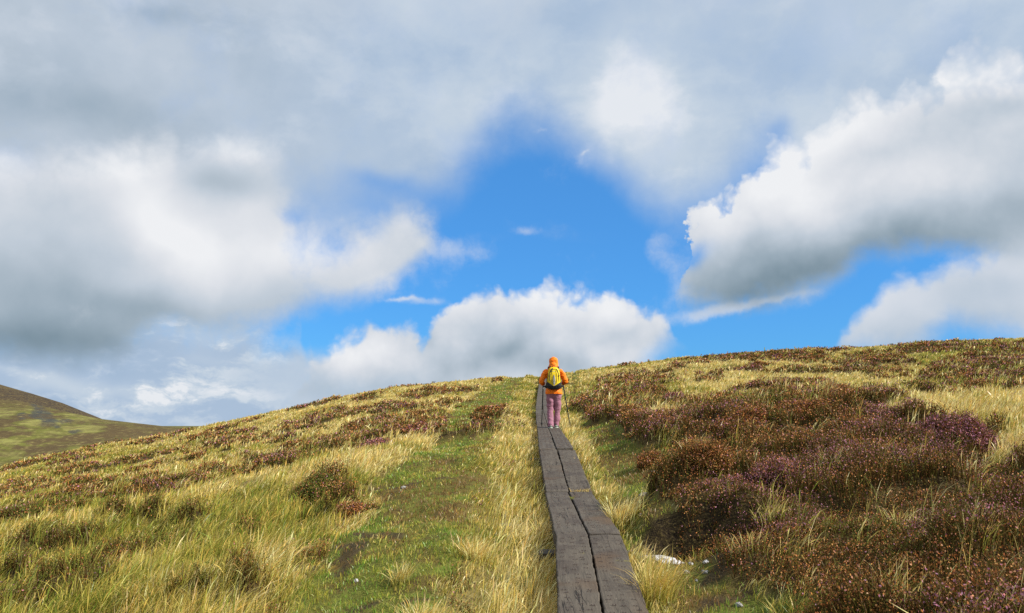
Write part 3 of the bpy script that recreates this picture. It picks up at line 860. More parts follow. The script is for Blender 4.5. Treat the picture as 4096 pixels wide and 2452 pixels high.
def limb_rings(pts, flat=1.0):
    """pts: (x, y, z, r) -> rings perpendicular to the path, resampled smoothly"""
    P = [Vector(p[:3]) for p in pts]; R = [p[3] for p in pts]; out = []
    for i in range(len(P)-1):
        p0 = P[max(i-1, 0)]; p1 = P[i]; p2 = P[i+1]; p3 = P[min(i+2, len(P)-1)]
        for s in range(6):
            t = s/6
            q = .5*((2*p1)+(p2-p0)*t+(2*p0-5*p1+4*p2-p3)*t*t+(3*p1-3*p2+p3-p0)*t**3)
            out.append((q, R[i]*(1-t)+R[i+1]*t))
    out.append((P[-1], R[-1])); rings = []
    for i, (q, r) in enumerate(out):
        d = (out[min(i+1, len(out)-1)][0]-out[max(i-1, 0)][0]).normalized()
        ref = Vector((0, 1, 0)) if abs(d.y) < .8 else Vector((0, 0, 1))
        a = d.cross(ref).normalized(); b = d.cross(a).normalized()
        rings.append((q, a*r, b*r*flat))
    return rings

def fuse(name, lofts, voxel, mat, parent, sm=2, fold=.0, fscale=.06, seed=3):
    """joins overlapping lofts into one continuous skin"""
    bm = bmesh.new()
    for rings in lofts:
        o = loft('tmp', rings, None, None); bm.from_mesh(o.data); me = o.data
        bpy.data.objects.remove(o); bpy.data.meshes.remove(me)
    bmesh.ops.recalc_face_normals(bm, faces=bm.faces)
    me = bpy.data.meshes.new(name); bm.to_mesh(me); bm.free()
    o = bpy.data.objects.new(name, me); COL.objects.link(o)
    md = o.modifiers.new('r', 'REMESH'); md.mode = 'VOXEL'; md.voxel_size = voxel
    ms = o.modifiers.new('s', 'SMOOTH'); ms.factor = .5; ms.iterations = sm*3
    bpy.context.view_layer.update()
    dg = bpy.context.evaluated_depsgraph_get()
    m2 = bpy.data.meshes.new_from_object(o.evaluated_get(dg)); bpy.data.objects.remove(o)
    m2.name = name
    if fold:
        n = len(m2.vertices); c = np.zeros(n*3, np.float32); m2.vertices.foreach_get('co', c); c = c.reshape(-1, 3)
        nr = np.zeros(n*3, np.float32); m2.vertices.foreach_get('normal', nr); nr = nr.reshape(-1, 3)
        x = c[:, 0]+c[:, 1]*.6
        f = 1-np.abs(fbm(x/fscale*.55+c[:, 2]/fscale*.5, c[:, 2]/fscale-x/fscale*.25, seed, 3)*2-1)
        f2 = fbm(x/fscale*2.1, c[:, 2]/fscale*2.4, seed+5, 2)-.5
        c = c+nr*((f[:, None]-.75)*fold+f2[:, None]*fold*.35)
        m2.vertices.foreach_set('co', c.astype(np.float32).ravel()); m2.update()
    if mat: m2.materials.clear(); m2.materials.append(mat)
    m2.polygons.foreach_set('use_smooth', [True]*len(m2.polygons))
    return link(bpy.data.objects.new(name, m2), parent)

def plain(name, col, rough=.6, spec=.3, **kw):
    m, nt = new_mat(name); g = NT(nt); g.out(g.pbsdf(col, rough, spec=spec, **kw)); return m
M_JACK = fabric('orange_shell_fabric', (.92, .20, .004), .10, .62, .35, 10)
M_TROU = fabric('mauve_trouser_cloth', (.30, .135, .185), .12, .85, .4, 12)
M_YEL = fabric('yellow_pack_cloth', (.78, .56, .012), .10, .6, .35, 16)
M_BLK = fabric('black_pack_cloth', (.022, .022, .026), .2, .7, .4, 20)
M_GRY = fabric('grey_pack_panel', (.27, .26, .24), .1, .6, .2, 20)
M_SKIN = plain('skin', (.50, .27, .19), .6)
M_HAIR = plain('brown_hair', (.06, .035, .02), .7)
M_EYE = plain('eye', (.05, .04, .035), .3); M_LIP = plain('lips', (.42, .15, .13), .5)
M_SHOE = fabric('dark_green_shoe', (.03, .075, .05), .3, .6, .4, 30)
M_SOLE = plain('pale_sole', (.50, .55, .47), .7)
M_POLE = plain('dark_pole_metal', (.03, .03, .033), .35, .5, Metallic=.6)
M_RUB = plain('black_rubber', (.02, .02, .02), .7)
M_LOGO = plain('pale_logo_print', (.82, .78, .45), .6)

HY = 19.7; HXc = (2215-2048)/F*19.55
HZ = top(HY)+.004
HO = (HXc, HY, HZ)
PERS = empty('person', HO, 'hiker seen from behind in orange hooded jacket and mauve trousers walking up the boardwalk', 'person')
slope = .055
LF = (-.085, -.115, -.115*slope); RF = (.062, .03, .03*slope)

# body: one continuous skin with head, torso, arms, hands and legs
def arm(s):
    sh = (s*.165, .0, 1.39, .052); e = (s*.285, -.045, 1.135, .038)
    w_ = (s*.245, .215, 1.085, .026)
    return [sh, (s*.235, -.02, 1.26, .045), e, (s*.268, .09, 1.10, .036), w_]
def hand_lofts(s):
    """palm and five fingers closed round the upright grip at (s*.243, .285)"""
    L = []; wx, wy, wz = s*.245, .215, 1.085
    L.append([((wx, wy, wz), (.022, 0, 0), (0, 0, .026)), ((s*.256, .245, 1.086), (.016, 0, 0), (0, 0, .038)), ((s*.262, .275, 1.088), (.014, 0, 0), (0, 0, .042)), ((s*.262, .298, 1.09), (.012, 0, 0), (0, 0, .040))])
    gx, gy = s*.243, .285
    for k, (dz, rr_, wrap) in enumerate(((.030, .0085, 3.6), (.011, .009, 3.8), (-.009, .0085, 3.7), (-.028, .0075, 3.4))):
        pts = []
        for q in range(6):
            a = q/5*wrap-.3; R0 = .0225
            pts.append((gx+s*R0*math.cos(a), gy+R0*math.sin(a)*1.05, 1.088+dz-.002*q, rr_*(1-.07*q)))
        L.append(limb_rings(pts))
    pts = [(s*.257, .255, 1.112, .011), (s*.245, .258, 1.128, .0105), (s*.228, .270, 1.130, .0095), (s*.220, .290, 1.122, .008)]
    L.append(limb_rings(pts)); return L
def leg(s, foot):
    kx = -.075 if s < 0 else .088
    return [(s*.085, 0, .90, .075), (s*.086, .0, .74, .066), (kx, .03 if s > 0 else .01, .49, .046), ((kx+foot[0])/2, foot[1]*.5, .30, .044), (foot[0], foot[1], foot[2]+.10, .033), (foot[0], foot[1]+.02, foot[2]+.05, .032)]
lofts = []
ell = lambda z, rx, ry, cy=0.0: ((0, cy, z), (rx, 0, 0), (0, ry, 0))
lofts.append([ell(.84, .05, .05), ell(.88, .14, .10), ell(.98, .155, .105), ell(1.10, .13, .09), ell(1.25, .145, .10), ell(1.37, .165, .095), ell(1.43, .13, .07), ell(1.465, .06, .055, .01), ell(1.52, .052, .055, .015), ell(1.55, .045, .05, .02)])
hc = 1.615
head = []
for k in range(15):
    t = -PI/2+PI*k/14; r = max(math.cos(t), .04); zz = hc+.112*math.sin(t)
    head.append(((0, .035-.010*math.sin(t), zz), (.073*r**.8, 0, 0), (0, .095*r**.85, 0)))
lofts.append(head)
lofts.append(limb_rings([(0, .12, 1.635, .010), (0, .135, 1.615, .013), (0, .143, 1.598, .016), (0, .125, 1.588, .012)]))   # nose
for s in (-1, 1): lofts.append(limb_rings([(s*.072, .03, 1.64, .010), (s*.080, .02, 1.62, .014), (s*.076, .03, 1.59, .010)]))  # ears
for s in (-1, 1):
    lofts.append(limb_rings(arm(s))); lofts += hand_lofts(s)
lofts.append(limb_rings(leg(-1, LF))); lofts.append(limb_rings(leg(1, RF)))
body = fuse('body', lofts, .0058, M_SKIN, PERS, sm=1)
for s in (-1, 1):
    o = loft('eye', [((s*.03, .118, 1.622), (.010, 0, 0), (0, 0, .006)), ((s*.03, .126, 1.622), (.008, 0, 0), (0, 0, .005))], M_EYE, PERS, seg=12)
loft('mouth', [((0, .122, 1.566), (.022, 0, 0), (0, 0, .006)), ((0, .131, 1.566), (.016, 0, 0), (0, 0, .004))], M_LIP, PERS, seg=12)
hr = []
for k in range(12):
    t = -.35+(PI/2+.35)*k/11; r = max(math.cos(t), .05); hr.append(((0, .012, hc+.118*math.sin(t)), (.083*r**.8, 0, 0), (0, .092*r**.85, 0)))
loft('hair', hr, M_HAIR, PERS, disp=.012, dscale=.02)

# jacket
jl = [[ell(.82, .210, .166), ell(.86, .208, .162), ell(.95, .186, .142), ell(1.06, .170, .128), ell(1.2, .178, .126), ell(1.33, .192, .122), ell(1.40, .182, .108), ell(1.445, .135, .088), ell(1.50, .092, .083, .005), ell(1.525, .086, .08, .01)]]
for s in (-1, 1):
    jl.append(limb_rings([(s*.135, .0, 1.385, .082), (s*.205, -.005, 1.335, .078), (s*.262, -.025, 1.22, .070), (s*.292, -.04, 1.135, .066), (s*.270, .08, 1.105, .060), (s*.249, .190, 1.088, .046), (s*.247, .212, 1.086, .043)]))
fuse('jacket', jl, .008, M_JACK, PERS, sm=2, fold=.030, fscale=.12)
# hood: bell of cloth open at the face, with a stiff brim seam
hood = []
for k in range(22):
    t = k/21; z = 1.475+.262*t
    w_ = (.118-.014*math.sin(t*PI*.9)+.05*max(0, .18-t)) if t < .55 else .1055*max(1-((t-.55)/.46)**2.6, .02)**.5
    d_ = w_*1.18; cy = -.004+.030*smooth(0, 1, t)
    hood.append(((0, float(cy), z), (w_, 0, 0), (0, d_, 0)))
HOOD = loft('hood', hood, M_JACK, PERS, closed_ends=False, seg=60, disp=.036, dscale=.045, dseed=8, keep=lambda c: not (c.y > .075 and abs(c.x) < .085 and 1.53 < c.z < 1.70))
mod = HOOD.modifiers.new('thickness', 'SOLIDIFY'); mod.thickness = .004
crest = limb_rings([(-.100, .045, 1.60, .006), (-.092, .02, 1.665, .007), (-.045, .0, 1.722, .007), (0, -.004, 1.737, .007), (.045, 0, 1.722, .007), (.092, .02, 1.665, .007), (.100, .045, 1.60, .006)])
loft('seam', crest, M_JACK, HOOD)
loft('drawcord', limb_rings([(-.07, -.095, 1.655, .0035), (-.02, -.112, 1.640, .0035), (.03, -.112, 1.652, .0035), (.07, -.092, 1.64, .0035)]), M_JACK, HOOD, seg=8)

# trousers
tl = [[ell(.72, .07, .07), ell(.78, .165, .13), ell(.86, .186, .142), ell(.93, .18, .135)]]
tl.append(limb_rings([(-.088, .0, .86, .104), (-.090, .0, .72, .100), (-.082, .02, .50, .083), (-.088, -.04, .28, .071), (LF[0]-.002, LF[1]-.01, .11+LF[2], .068), (LF[0]-.002, LF[1]-.015, .045+LF[2], .070)]))
tl.append(limb_rings([(.088, .0, .86, .104), (.094, .01, .72, .100), (.094, .045, .50, .084), (.086, .03, .28, .072), (RF[0]+.012, RF[1]-.01, .11+RF[2], .069), (RF[0]+.012, RF[1]-.012, .045+RF[2], .071)]))
fuse('trousers', tl, .008, M_TROU, PERS, sm=2, fold=.034, fscale=.16, seed=21)

# shoes
def shoe(f, yaw):
    root_ = None; x, y, z = f
    def P(dx, dy, dz):
        c, s = math.cos(yaw), math.sin(yaw); return (x+dx*c-dy*s, y+dx*s+dy*c+.0, z+dz)
    def ring(dy, w_, zlo, zhi):
        cz = (zlo+zhi)/2; h_ = (zhi-zlo)/2; c, s = math.cos(yaw), math.sin(yaw)
        return (P(0, dy, cz), (w_*c, w_*s, 0), (0, 0, h_), .75)
    o = loft('shoe', [ring(-.085, .022, .03, .075), ring(-.078, .033, .02, .100), ring(-.05, .038, .02, .115), ring(-.01, .038, .02, .110), ring(.04, .040, .02, .085), ring(.09, .046, .02, .070), ring(.14, .042, .02, .055), ring(.172, .026, .022, .042)], M_SHOE, PERS, seg=20)
    loft('sole', [ring(-.090, .026, .0, .026), ring(-.07, .038, -.002, .030), ring(0, .040, .002, .028), ring(.09, .050, -.002, .028), ring(.15, .044, .0, .028), ring(.180, .026, .008, .028)], M_SOLE, o, seg=20)
    loft('heel_stripe', [ring(-.0925, .014, .045, .062), ring(-.082, .036, .045, .062), ring(-.05, .0405, .045, .062)], M_SOLE, o, seg=16)
shoe(LF, .10); shoe(RF, -.12)

# backpack (worn by the hiker but a thing of its own)
PK = empty('backpack', (HO[0]-.002, HO[1]-.13, HO[2]+.93), 'yellow and black hiking backpack with a grey centre panel on the back of the hiker', 'backpack')
def pk(t):                               # t 0 bottom .. 1 top : half width, depth, centre y
    w_ = np.interp(t, [0, .04, .15, .4, .7, .88, .97, 1], [.07, .135, .165, .165, .148, .128, .10, .06])
    d_ = np.interp(t, [0, .04, .15, .4, .7, .88, .97, 1], [.05, .08, .105, .11, .098, .078, .055, .03])
    return float(w_), float(d_)
PH = .545
def shell(name, mat, keep, off=0.0, parent=PK):
    rings = []
    for k in range(91):
        t = k/90; w_, d_ = pk(t); rings.append(((0, -.02-d_*.2, t*PH), (w_+off, 0, 0), (0, d_+off, 0), .72))
    return loft(name, rings, mat, parent, closed_ends=False, seg=180, disp=.006, dscale=.05, dseed=4, keep=keep)
vee = lambda x: .075+.62*min(abs(x), .15)*1.05
shell('main_bag', M_YEL, lambda c: True)
shell('base_pocket', M_BLK, lambda c: c.z < vee(c.x), .016)
def surf(x, z, o=.012):
    w_, d_ = pk(z/PH); return -.02-d_*.2-d_*max(1-(abs(x)/w_)**2.6, 0)**(1/2.6)-o
SURF = surf
_gv, _gf = [], []
for k in range(31):
    z_ = .075+.285*k/30; hw_ = .0015+.029*math.sin(PI*k/30)**.8
    for x_ in (-hw_, -hw_*.4, hw_*.4, hw_): _gv.append((x_, SURF(x_, z_, .012+(.008 if z_ < .16 else 0)), z_))
for k in range(30):
    for q_ in range(3): _gf.append((k*4+q_, k*4+q_+1, k*4+q_+5, k*4+q_+4))
_gp = mesh_obj('grey_panel', _gv, _gf, M_GRY, PK); _gm = _gp.modifiers.new('thickness', 'SOLIDIFY'); _gm.thickness = .004
for s in (-1, 1):
    shell('side_panel', M_BLK, lambda c, s=s: c.x*s > .118*pk(min(max(c.z/PH, 0), 1))[0]/.150*1.0 and c.z < .40 and c.y > -.09, .004)
def strap(name, pts, w_=.012, th=.003, mat=M_BLK, parent=PK):
    r = limb_rings([p+(w_,) for p in pts], flat=th/w_); return loft(name, r, mat, parent, seg=10)
for s in (-1, 1):
    strap('compression_strap', [(s*.055, surf(.055, .50), .50), (s*.088, surf(.088, .45), .45), (s*.112, surf(.112, .37), .37), (s*.118, surf(.118, .27), .27), (s*.125, surf(.125, .2), .20)], .008)
    strap('piping', [(s*.045, surf(.045, .47, .008), .47), (s*.062, surf(.062, .36, .008), .36), (s*.066, surf(.066, .25, .008), .25), (s*.052, surf(.052, .15, .008), .15)], .0035)
    strap('shoulder_strap', [(s*.075, -.02, .535), (s*.105, .02, .56), (s*.118, .09, .555), (s*.122, .19, .50), (s*.128, .262, .36), (s*.142, .262, .22), (s*.165, .20, .12), (s*.165, .10, .08)], .024, .006)
    strap('buckle', [(s*.122, surf(.112, .33, .016), .345), (s*.122, surf(.112, .33, .016), .315)], .011, .006, M_RUB)
    strap('hip_belt', [(s*.12, -.04, .075), (s*.19, .02, .08), (s*.222, .13, .085), (s*.17, .27, .08), (s*.02, .31, .07)], .045, .016)
strap('zip', [(-.095, surf(.095, .475, .006), .475), (-.04, surf(.04, .492, .006), .492), (.04, surf(.04, .492, .006), .492), (.095, surf(.095, .475, .006), .475)], .005, .003)
strap('grab_handle', [(-.035, -.03, .535), (-.03, -.045, .575), (0, -.05, .592), (.03, -.045, .575), (.035, -.03, .535)], .007, .004)
strap('lid_strap', [(-.03, surf(.03, .515, .010), .525), (-.045, surf(.05, .46, .014), .465), (-.085, surf(.085, .41, .014), .415)], .009)
for k, (x0, w2) in enumerate(((-.022, .006), (-.008, .005), (.006, .006), (.020, .005))):
    z0 = .435+.004*(k % 2)
    y0 = surf(x0, z0, .006)
    mesh_obj('emblem', [(x0-w2, y0, z0-.008), (x0+w2, y0, z0-.008), (x0+w2*.7, y0-.001, z0+.008), (x0-w2*.8, y0-.001, z0+.008), (x0-w2, y0+.006, z0-.008), (x0+w2, y0+.006, z0-.008), (x0+w2*.7, y0+.006, z0+.008), (x0-w2*.8, y0+.006, z0+.008)],
             [(0, 1, 2, 3), (7, 6, 5, 4), (0, 4, 5, 1), (1, 5, 6, 2), (2, 6, 7, 3), (3, 7, 4, 0)], M_LOGO, PK, smooth=False)

# walking poles
def pole(topp, tip, label):
    T = Vector(topp)+Vector(HO); E = Vector(tip)+Vector(HO)
    r = empty('trekking_pole', tuple(E), label, 'trekking pole', 'trekking poles of the hiker')
    A_ = T-E; d = A_.normalized(); Ln = A_.length
    q = lambda t, rr_: tuple(d*t)+(rr_,)
    loft('lower_shaft', limb_rings([q(.03, .0115), q(Ln*.40, .0115)]), M_POLE, r, seg=10)
    loft('upper_shaft', limb_rings([q(Ln*.38, .0145), q(Ln-.13, .0145)]), M_POLE, r, seg=10)
    loft('grip', limb_rings([q(Ln-.15, .013), q(Ln-.10, .017), q(Ln-.05, .0145), q(Ln, .019), q(Ln+.02, .012)]), M_RUB, r, seg=14)
    loft('basket', limb_rings([q(.075, .030), q(.085, .032)]), M_RUB, r, seg=16)
    loft('tip', limb_rings([q(0, .003), q(.04, .006)]), M_POLE, r, seg=8)
    b = d*(Ln)
    loft('wrist_strap', limb_rings([(b.x, b.y, b.z, .006), (b.x-.02, b.y-.05, b.z-.03, .006), (b.x-.005, b.y-.06, b.z-.09, .006), (b.x, b.y-.02, b.z-.10, .006)]), M_BLK, r, seg=8)
rx_ = .43; ry_ = .20
pole((-.243, .285, 1.135), (-.285, .42, .42*slope+.004), 'black walking pole planted on the boardwalk on the left of the hiker')
pole((.243, .285, 1.135), (rx_, ry_, gz(HO[0]+rx_, HO[1]+ry_)-HO[2]+.01), 'black walking pole slanting out into the grass on the right of the hiker')

# ---------------------------------------------------------------- camera, sun, sky
cam = bpy.data.cameras.new('camera'); cam.lens = 28; cam.sensor_width = 36; cam.clip_end = 30000; cam.clip_start = .05
co_ = link(bpy.data.objects.new('camera', cam)); co_.location = (0, 0, 0); co_.rotation_euler = (PI/2+TH, 0, 0)
bpy.context.scene.camera = co_

SUN_DIR = Vector((.80, -.30, .60)).normalized()
sd = bpy.data.lights.new('sun', 'SUN'); sd.energy = 5.0; sd.angle = math.radians(.5); sd.color = (1.0, .955, .87)
so = link(bpy.data.objects.new('sun', sd)); so.rotation_euler = SUN_DIR.to_track_quat('Z', 'Y').to_euler(); so.location = (30, -10, 30)

sc = bpy.context.scene
w = bpy.data.worlds.new('World'); sc.world = w; w.use_nodes = True
nt = w.node_tree; nt.nodes.clear(); g = NT(nt)
SKY_K = .1; EXPO = .45; EV = 2**EXPO
sky = g.n('ShaderNodeTexSky', sky_type='NISHITA'); sky.sun_disc = False
sky.sun_elevation = math.asin(SUN_DIR.z); sky.sun_rotation = math.atan2(SUN_DIR.x, SUN_DIR.y)
sky.air_density = 1.0; sky.dust_density = .3; sky.ozone_density = 2.0
D = g.n('ShaderNodeTexCoord').outputs['Generated']
sp = g.n('ShaderNodeSeparateXYZ'); nt.links.new(D, sp.inputs[0])
az = g.math('ARCTAN2', sp.outputs[0], sp.outputs[1]); el = g.math('ARCSINE', sp.outputs[2])
cb = g.n('ShaderNodeCombineXYZ'); nt.links.new(az, cb.inputs[0]); nt.links.new(el, cb.inputs[1]); P0 = cb.outputs[0]
def ae(px, py):
    u, t = ray(px, py); return math.atan(u), math.atan(t/math.sqrt(1+u*u))

def blob(P, b):
    cx, cy, rx, ry = b[:4]; rot = math.radians(b[4]) if len(b) > 4 else 0.0; wt = b[5] if len(b) > 5 else 1.0
    a0, e0 = ae(cx, cy); kx, ky = F/rx, F/ry
    v = g.vmath('SUBTRACT', P, (a0, e0, 0))
    c, s = math.cos(rot), math.sin(rot)
    p = g.vmath('DOT_PRODUCT', v, (c*kx, s*kx, 0)); q = g.vmath('DOT_PRODUCT', v, (-s*ky, c*ky, 0))
    e = g.math('EXPONENT', g.math('MULTIPLY', g.math('MULTIPLY_ADD', p, p, g.math('MULTIPLY', q, q)), -1.0))
    return g.math('MULTIPLY', e, wt)
def field(P, bl, base=0.0):
    s = base
    for b in bl: s = g.math('ADD', blob(P, b), s)
    return s

# shared turbulence
wv = g.vmath('SUBTRACT', g.noise(D, 3.2, 5, .55, color=True), (.5, .5, .5))
wf = g.vmath('SUBTRACT', g.noise(D, 15, 5, .6, color=True), (.5, .5, .5))
P1 = g.vmath('ADD', P0, g.vmath('SCALE', wv, scale=.10))
PW = g.vmath('ADD', P1, g.vmath('SCALE', wf, scale=.035))
PS = g.vmath('ADD', P0, g.vmath('SCALE', wf, scale=.030))     # small-scale crinkle only
Dn = g.vmath('ADD', D, g.vmath('SCALE', wf, scale=.03))
big = g.noise(Dn, 4.0, 6, .6); mid = g.noise(Dn, 9.0, 7, .62); 
off = (.028, 0, .032)
Do = g.vmath('ADD', Dn, off)
mid_o = g.noise(Do, 9.0, 4, .6)
emb = g.math('SUBTRACT', g.noise(Dn, 6.5, 3, .5), g.noise(Do, 6.5, 3, .5))       # >0 where the cloud thins towards the sun
vor = g.n('ShaderNodeTexVoronoi', feature='SMOOTH_F1', voronoi_dimensions='2D'); vor.inputs['Scale'].default_value = 26
vor.inputs['Smoothness'].default_value = .6; vor.inputs['Detail'].default_value = 2.5; vor.inputs['Roughness'].default_value = .6
nt.links.new(PS, vor.inputs['Vector']); bil = g.math('SUBTRACT', .45, vor.outputs['Distance'])

CR = [(0.0, (.17, .25, .31)), (.30, (.33, .415, .49)), (.58, (.53, .60, .68)), (.80, (.72, .75, .80)), (1.0, (.86, .875, .90))]
CRB = [(0.0, (.30, .43, .60)), (.45, (.42, .535, .69)), (.75, (.56, .65, .75)), (1.0, (.80, .83, .87))]
def layer(prev, dens, lo, hi, shade, stops=CR, amax=1.0):
    a = g.rng(dens, lo, hi)
    if amax != 1.0: a = g.math('MULTIPLY', a, amax)
    c = g.vmath('SCALE', g.ramp(shade, stops), scale=1/SKY_K/EV)
    return g.mix(a, prev, c)

skyc = g.mix(1.0, sky.outputs[0], (.34/EV, .92/EV, 1.60/EV), 'MULTIPLY')
skyc = g.mix(.45, skyc, tuple(x/SKY_K/EV for x in (.105, .385, .84)))
cur = skyc
nb = g.math('SUBTRACT', big, .5); nm = g.math('SUBTRACT', mid, .5)
def dn(f, kb, km, kv=0.0):
    s = g.math('ADD', f, g.math('MULTIPLY', nb, kb)); s = g.math('ADD', s, g.math('MULTIPLY', nm, km))
    if kv: s = g.math('ADD', s, g.math('MULTIPLY', bil, kv))
    return s

AZ0, AZ1, EL0, EL1 = -.80, .80, -.12, .62
def split(P):
    q = g.n('ShaderNodeSeparateXYZ'); nt.links.new(P, q.inputs[0]); return q.outputs[0], q.outputs[1]
def curve(ax, pts):
    """outline of a cloud: elevation as a function of azimuth"""
    q = sorted(((ae(*p)[0]-AZ0)/(AZ1-AZ0), (ae(*p)[1]-EL0)/(EL1-EL0)) for p in pts)
    nd = g.n('ShaderNodeFloatCurve'); cm = nd.mapping; cm.use_clip = False; cv = cm.curves[0]
    q = [p for p in q if 0 <= p[0] <= 1]
    q = [(0.0, q[0][1])]+[p for p in q if 0.001 < p[0] < .999]+[(1.0, q[-1][1])]
    while len(cv.points) < len(q): cv.points.new(.5, .5)
    for a, b in zip(cv.points, q): a.location = b; a.handle_type = 'VECTOR'
    cm.update()
    nt.links.new(g.math('MULTIPLY_ADD', ax, 1/(AZ1-AZ0), -AZ0/(AZ1-AZ0)), nd.inputs['Value'])
    return g.math('MULTIPLY_ADD', nd.outputs[0], EL1-EL0, EL0)
def over(P, pts): ax, ey = split(P); return g.math('SUBTRACT', ey, curve(ax, pts))
def under(P, pts): ax, ey = split(P); return g.math('SUBTRACT', curve(ax, pts), ey)
def ns(v, *terms):
    for t, k in terms: v = g.math('ADD', v, g.math('MULTIPLY', t, k))
    return v
def paint(prev, a, shade, stops=CR, amax=1.0, stops2=None, f2=None):
    if amax != 1.0: a = g.math('MULTIPLY', a, amax)
    c = g.ramp(shade, stops)
    if stops2: c = g.mix(f2, c, g.ramp(shade, stops2))
    return g.mix(a, prev, g.vmath('SCALE', c, scale=1/SKY_K/EV))
mul = lambda a, b: g.math('MULTIPLY', a, b)
R_ = lambda v, a, b: g.rng(v, a, b)

# high thin veil over the top of the view
A = over(P1, [(-300,1300),(1000,1150),(1130,1010),(1180,960),(1300,985),(1430,965),(1600,905),(1700,860),(1800,790),(1870,700),(1920,630),(1960,590),(2060,535),(2200,560),(2330,630),(2400,700),(2500,790),(2600,890),(2690,930),(2780,910),(2880,850),(2960,780),(3040,710),(3100,720),(3150,700),(3220,780),(3300,760),(5000,650)])
aA = R_(ns(A, (nb, .10), (nm, .05)), -.028, .075)
thin = field(P1, [(1500,740,150,40,-12,.35),(1600,830,330,90,-10,.42),(1170,870,60,26,0,.6),(1800,620,140,90,0,.2),(3110,570,50,40,0,.4),(1300,830,250,90,0,.22),(2400,150,0.1,0.1)])
aA = mul(aA, g.math('SUBTRACT', 1.0, g.math('MINIMUM', g.math('ADD', g.math('MULTIPLY', nm, .9), thin), 1.0), clamp=True))
shA = field(P1, [(2540,350,150,170,8,.30),(2600,480,170,170,0,.22),(2650,690,180,120,0,.14),(1650,250,600,260,0,-.14),(2250,60,250,100,0,-.18),(2960,340,230,250,0,-.08),(3500,150,500,130,0,.06),(1980,340,240,90,0,.12),(2050,420,200,60,0,.10),(450,150,450,150,0,.10),(350,430,500,90,0,-.10),(900,90,300,70,0,-.06),(3650,300,260,90,30,-.16),(650,40,160,30,0,-.15)], .50)
vs = g.noise(g.vmath('MULTIPLY', Dn, (3.4, 3.4, 6.0)), 1.5, 6, .58)
shA = ns(shA, (nb, .38), (nm, .26), (emb, .35), (g.rng(vs, .44, .66), .22), (1.0, .045))
cur = paint(cur, aA, shA, CRB, .97, CR, ns(R_(split(P1)[0], -.12, -.50), (nb, .8)))

# low broken sheet at the lower left
LL = under(P1, [(-300,1200),(400,1250),(700,1225),(1000,1200),(1150,1225),(1250,1250),(1285,1320),(1250,1400),(1300,1460),(1500,1540),(1800,1570),(2100,1640),(2500,1700),(4000,1800)])
aL = R_(ns(LL, (nb, .10), (nm, .14)), -.030, .055)
streak = g.noise(g.vmath('MULTIPLY', Dn, (5.5, 5.5, 15)), 1.8, 6, .62)
streak2 = g.noise(g.vmath('MULTIPLY', Dn, (9, 9, 17)), 1.6, 5, .6)
shL = field(P1, [(200,1420,620,70,0,-.30),(1000,1270,260,70,0,.18),(700,1330,260,60,0,.16),(230,1530,150,34,0,.40),(1500,1590,260,30,5,.28),(1150,1480,60,90,20,.15),(850,1430,120,40,0,.25),(480,1560,200,24,0,.22),(1000,1540,200,22,0,.2),(60,1500,120,16,0,.25),(560,1450,160,30,0,.15),(300,1580,600,60,0,-.04)], .36)
shL = ns(shL, (g.rng(streak, .48, .64), .46), (g.rng(streak2, .50, .64), .30), (nb, .6), (1.0, -.01))
cur = paint(cur, aL, shL, CRB)

# centre low cumulus, with the pale haze it stands in
hz = field(P1, [(1240,1450,230,110,0,.8),(1500,1520,420,110,0,.8),(2000,1500,500,120,0,.6),(2500,1470,200,70,0,.4)])
cur = layer(cur, ns(hz, (nm, .8), (nb, .5)), .12, .85, ns(.66, (nm, .5)), CRB, .85)
tC = [(1130,1620),(1190,1530),(1240,1440),(1300,1370),(1350,1330),(1400,1308),(1450,1300),(1485,1283),(1515,1300),(1560,1283),(1610,1275),(1665,1278),(1700,1320),(1725,1290),(1760,1215),(1830,1180),(1890,1150),(1940,1120),(1990,1115),(2040,1135),(2090,1145),(2140,1140),(2190,1120),(2240,1128),(2290,1160),(2330,1172),(2390,1160),(2450,1163),(2520,1190),(2570,1222),(2620,1222),(2660,1250),(2690,1300),(2712,1350),(2800,1500)]
bC = [(1100,1560),(1250,1565),(1500,1600),(2000,1640),(2350,1640),(2520,1560),(2600,1450),(2700,1330),(2800,1300)]
aC = mul(R_(ns(under(PS, tC), (nm, .045), (bil, .022), (1.0, .008)), .000, .024), R_(ns(over(P1, bC), (nm, .08)), -.015, .05))
shC = field(P1, [(2000,1190,400,70,0,.22),(2440,1230,210,80,0,.24),(1450,1370,190,70,0,.24),(1380,1520,330,50,0,-.16),(1950,1400,260,50,20,-.20),(2230,1450,320,50,-20,-.22),(2080,1350,90,60,0,-.08),(2460,1330,120,30,30,-.10),(2550,1420,160,60,0,.08),(1750,1400,60,80,0,-.14),(1700,1330,26,40,0,-.12)], .70)
shC = ns(shC, (emb, .65), (nm, .26), (bil, .10))
cur = paint(cur, aC, shC)

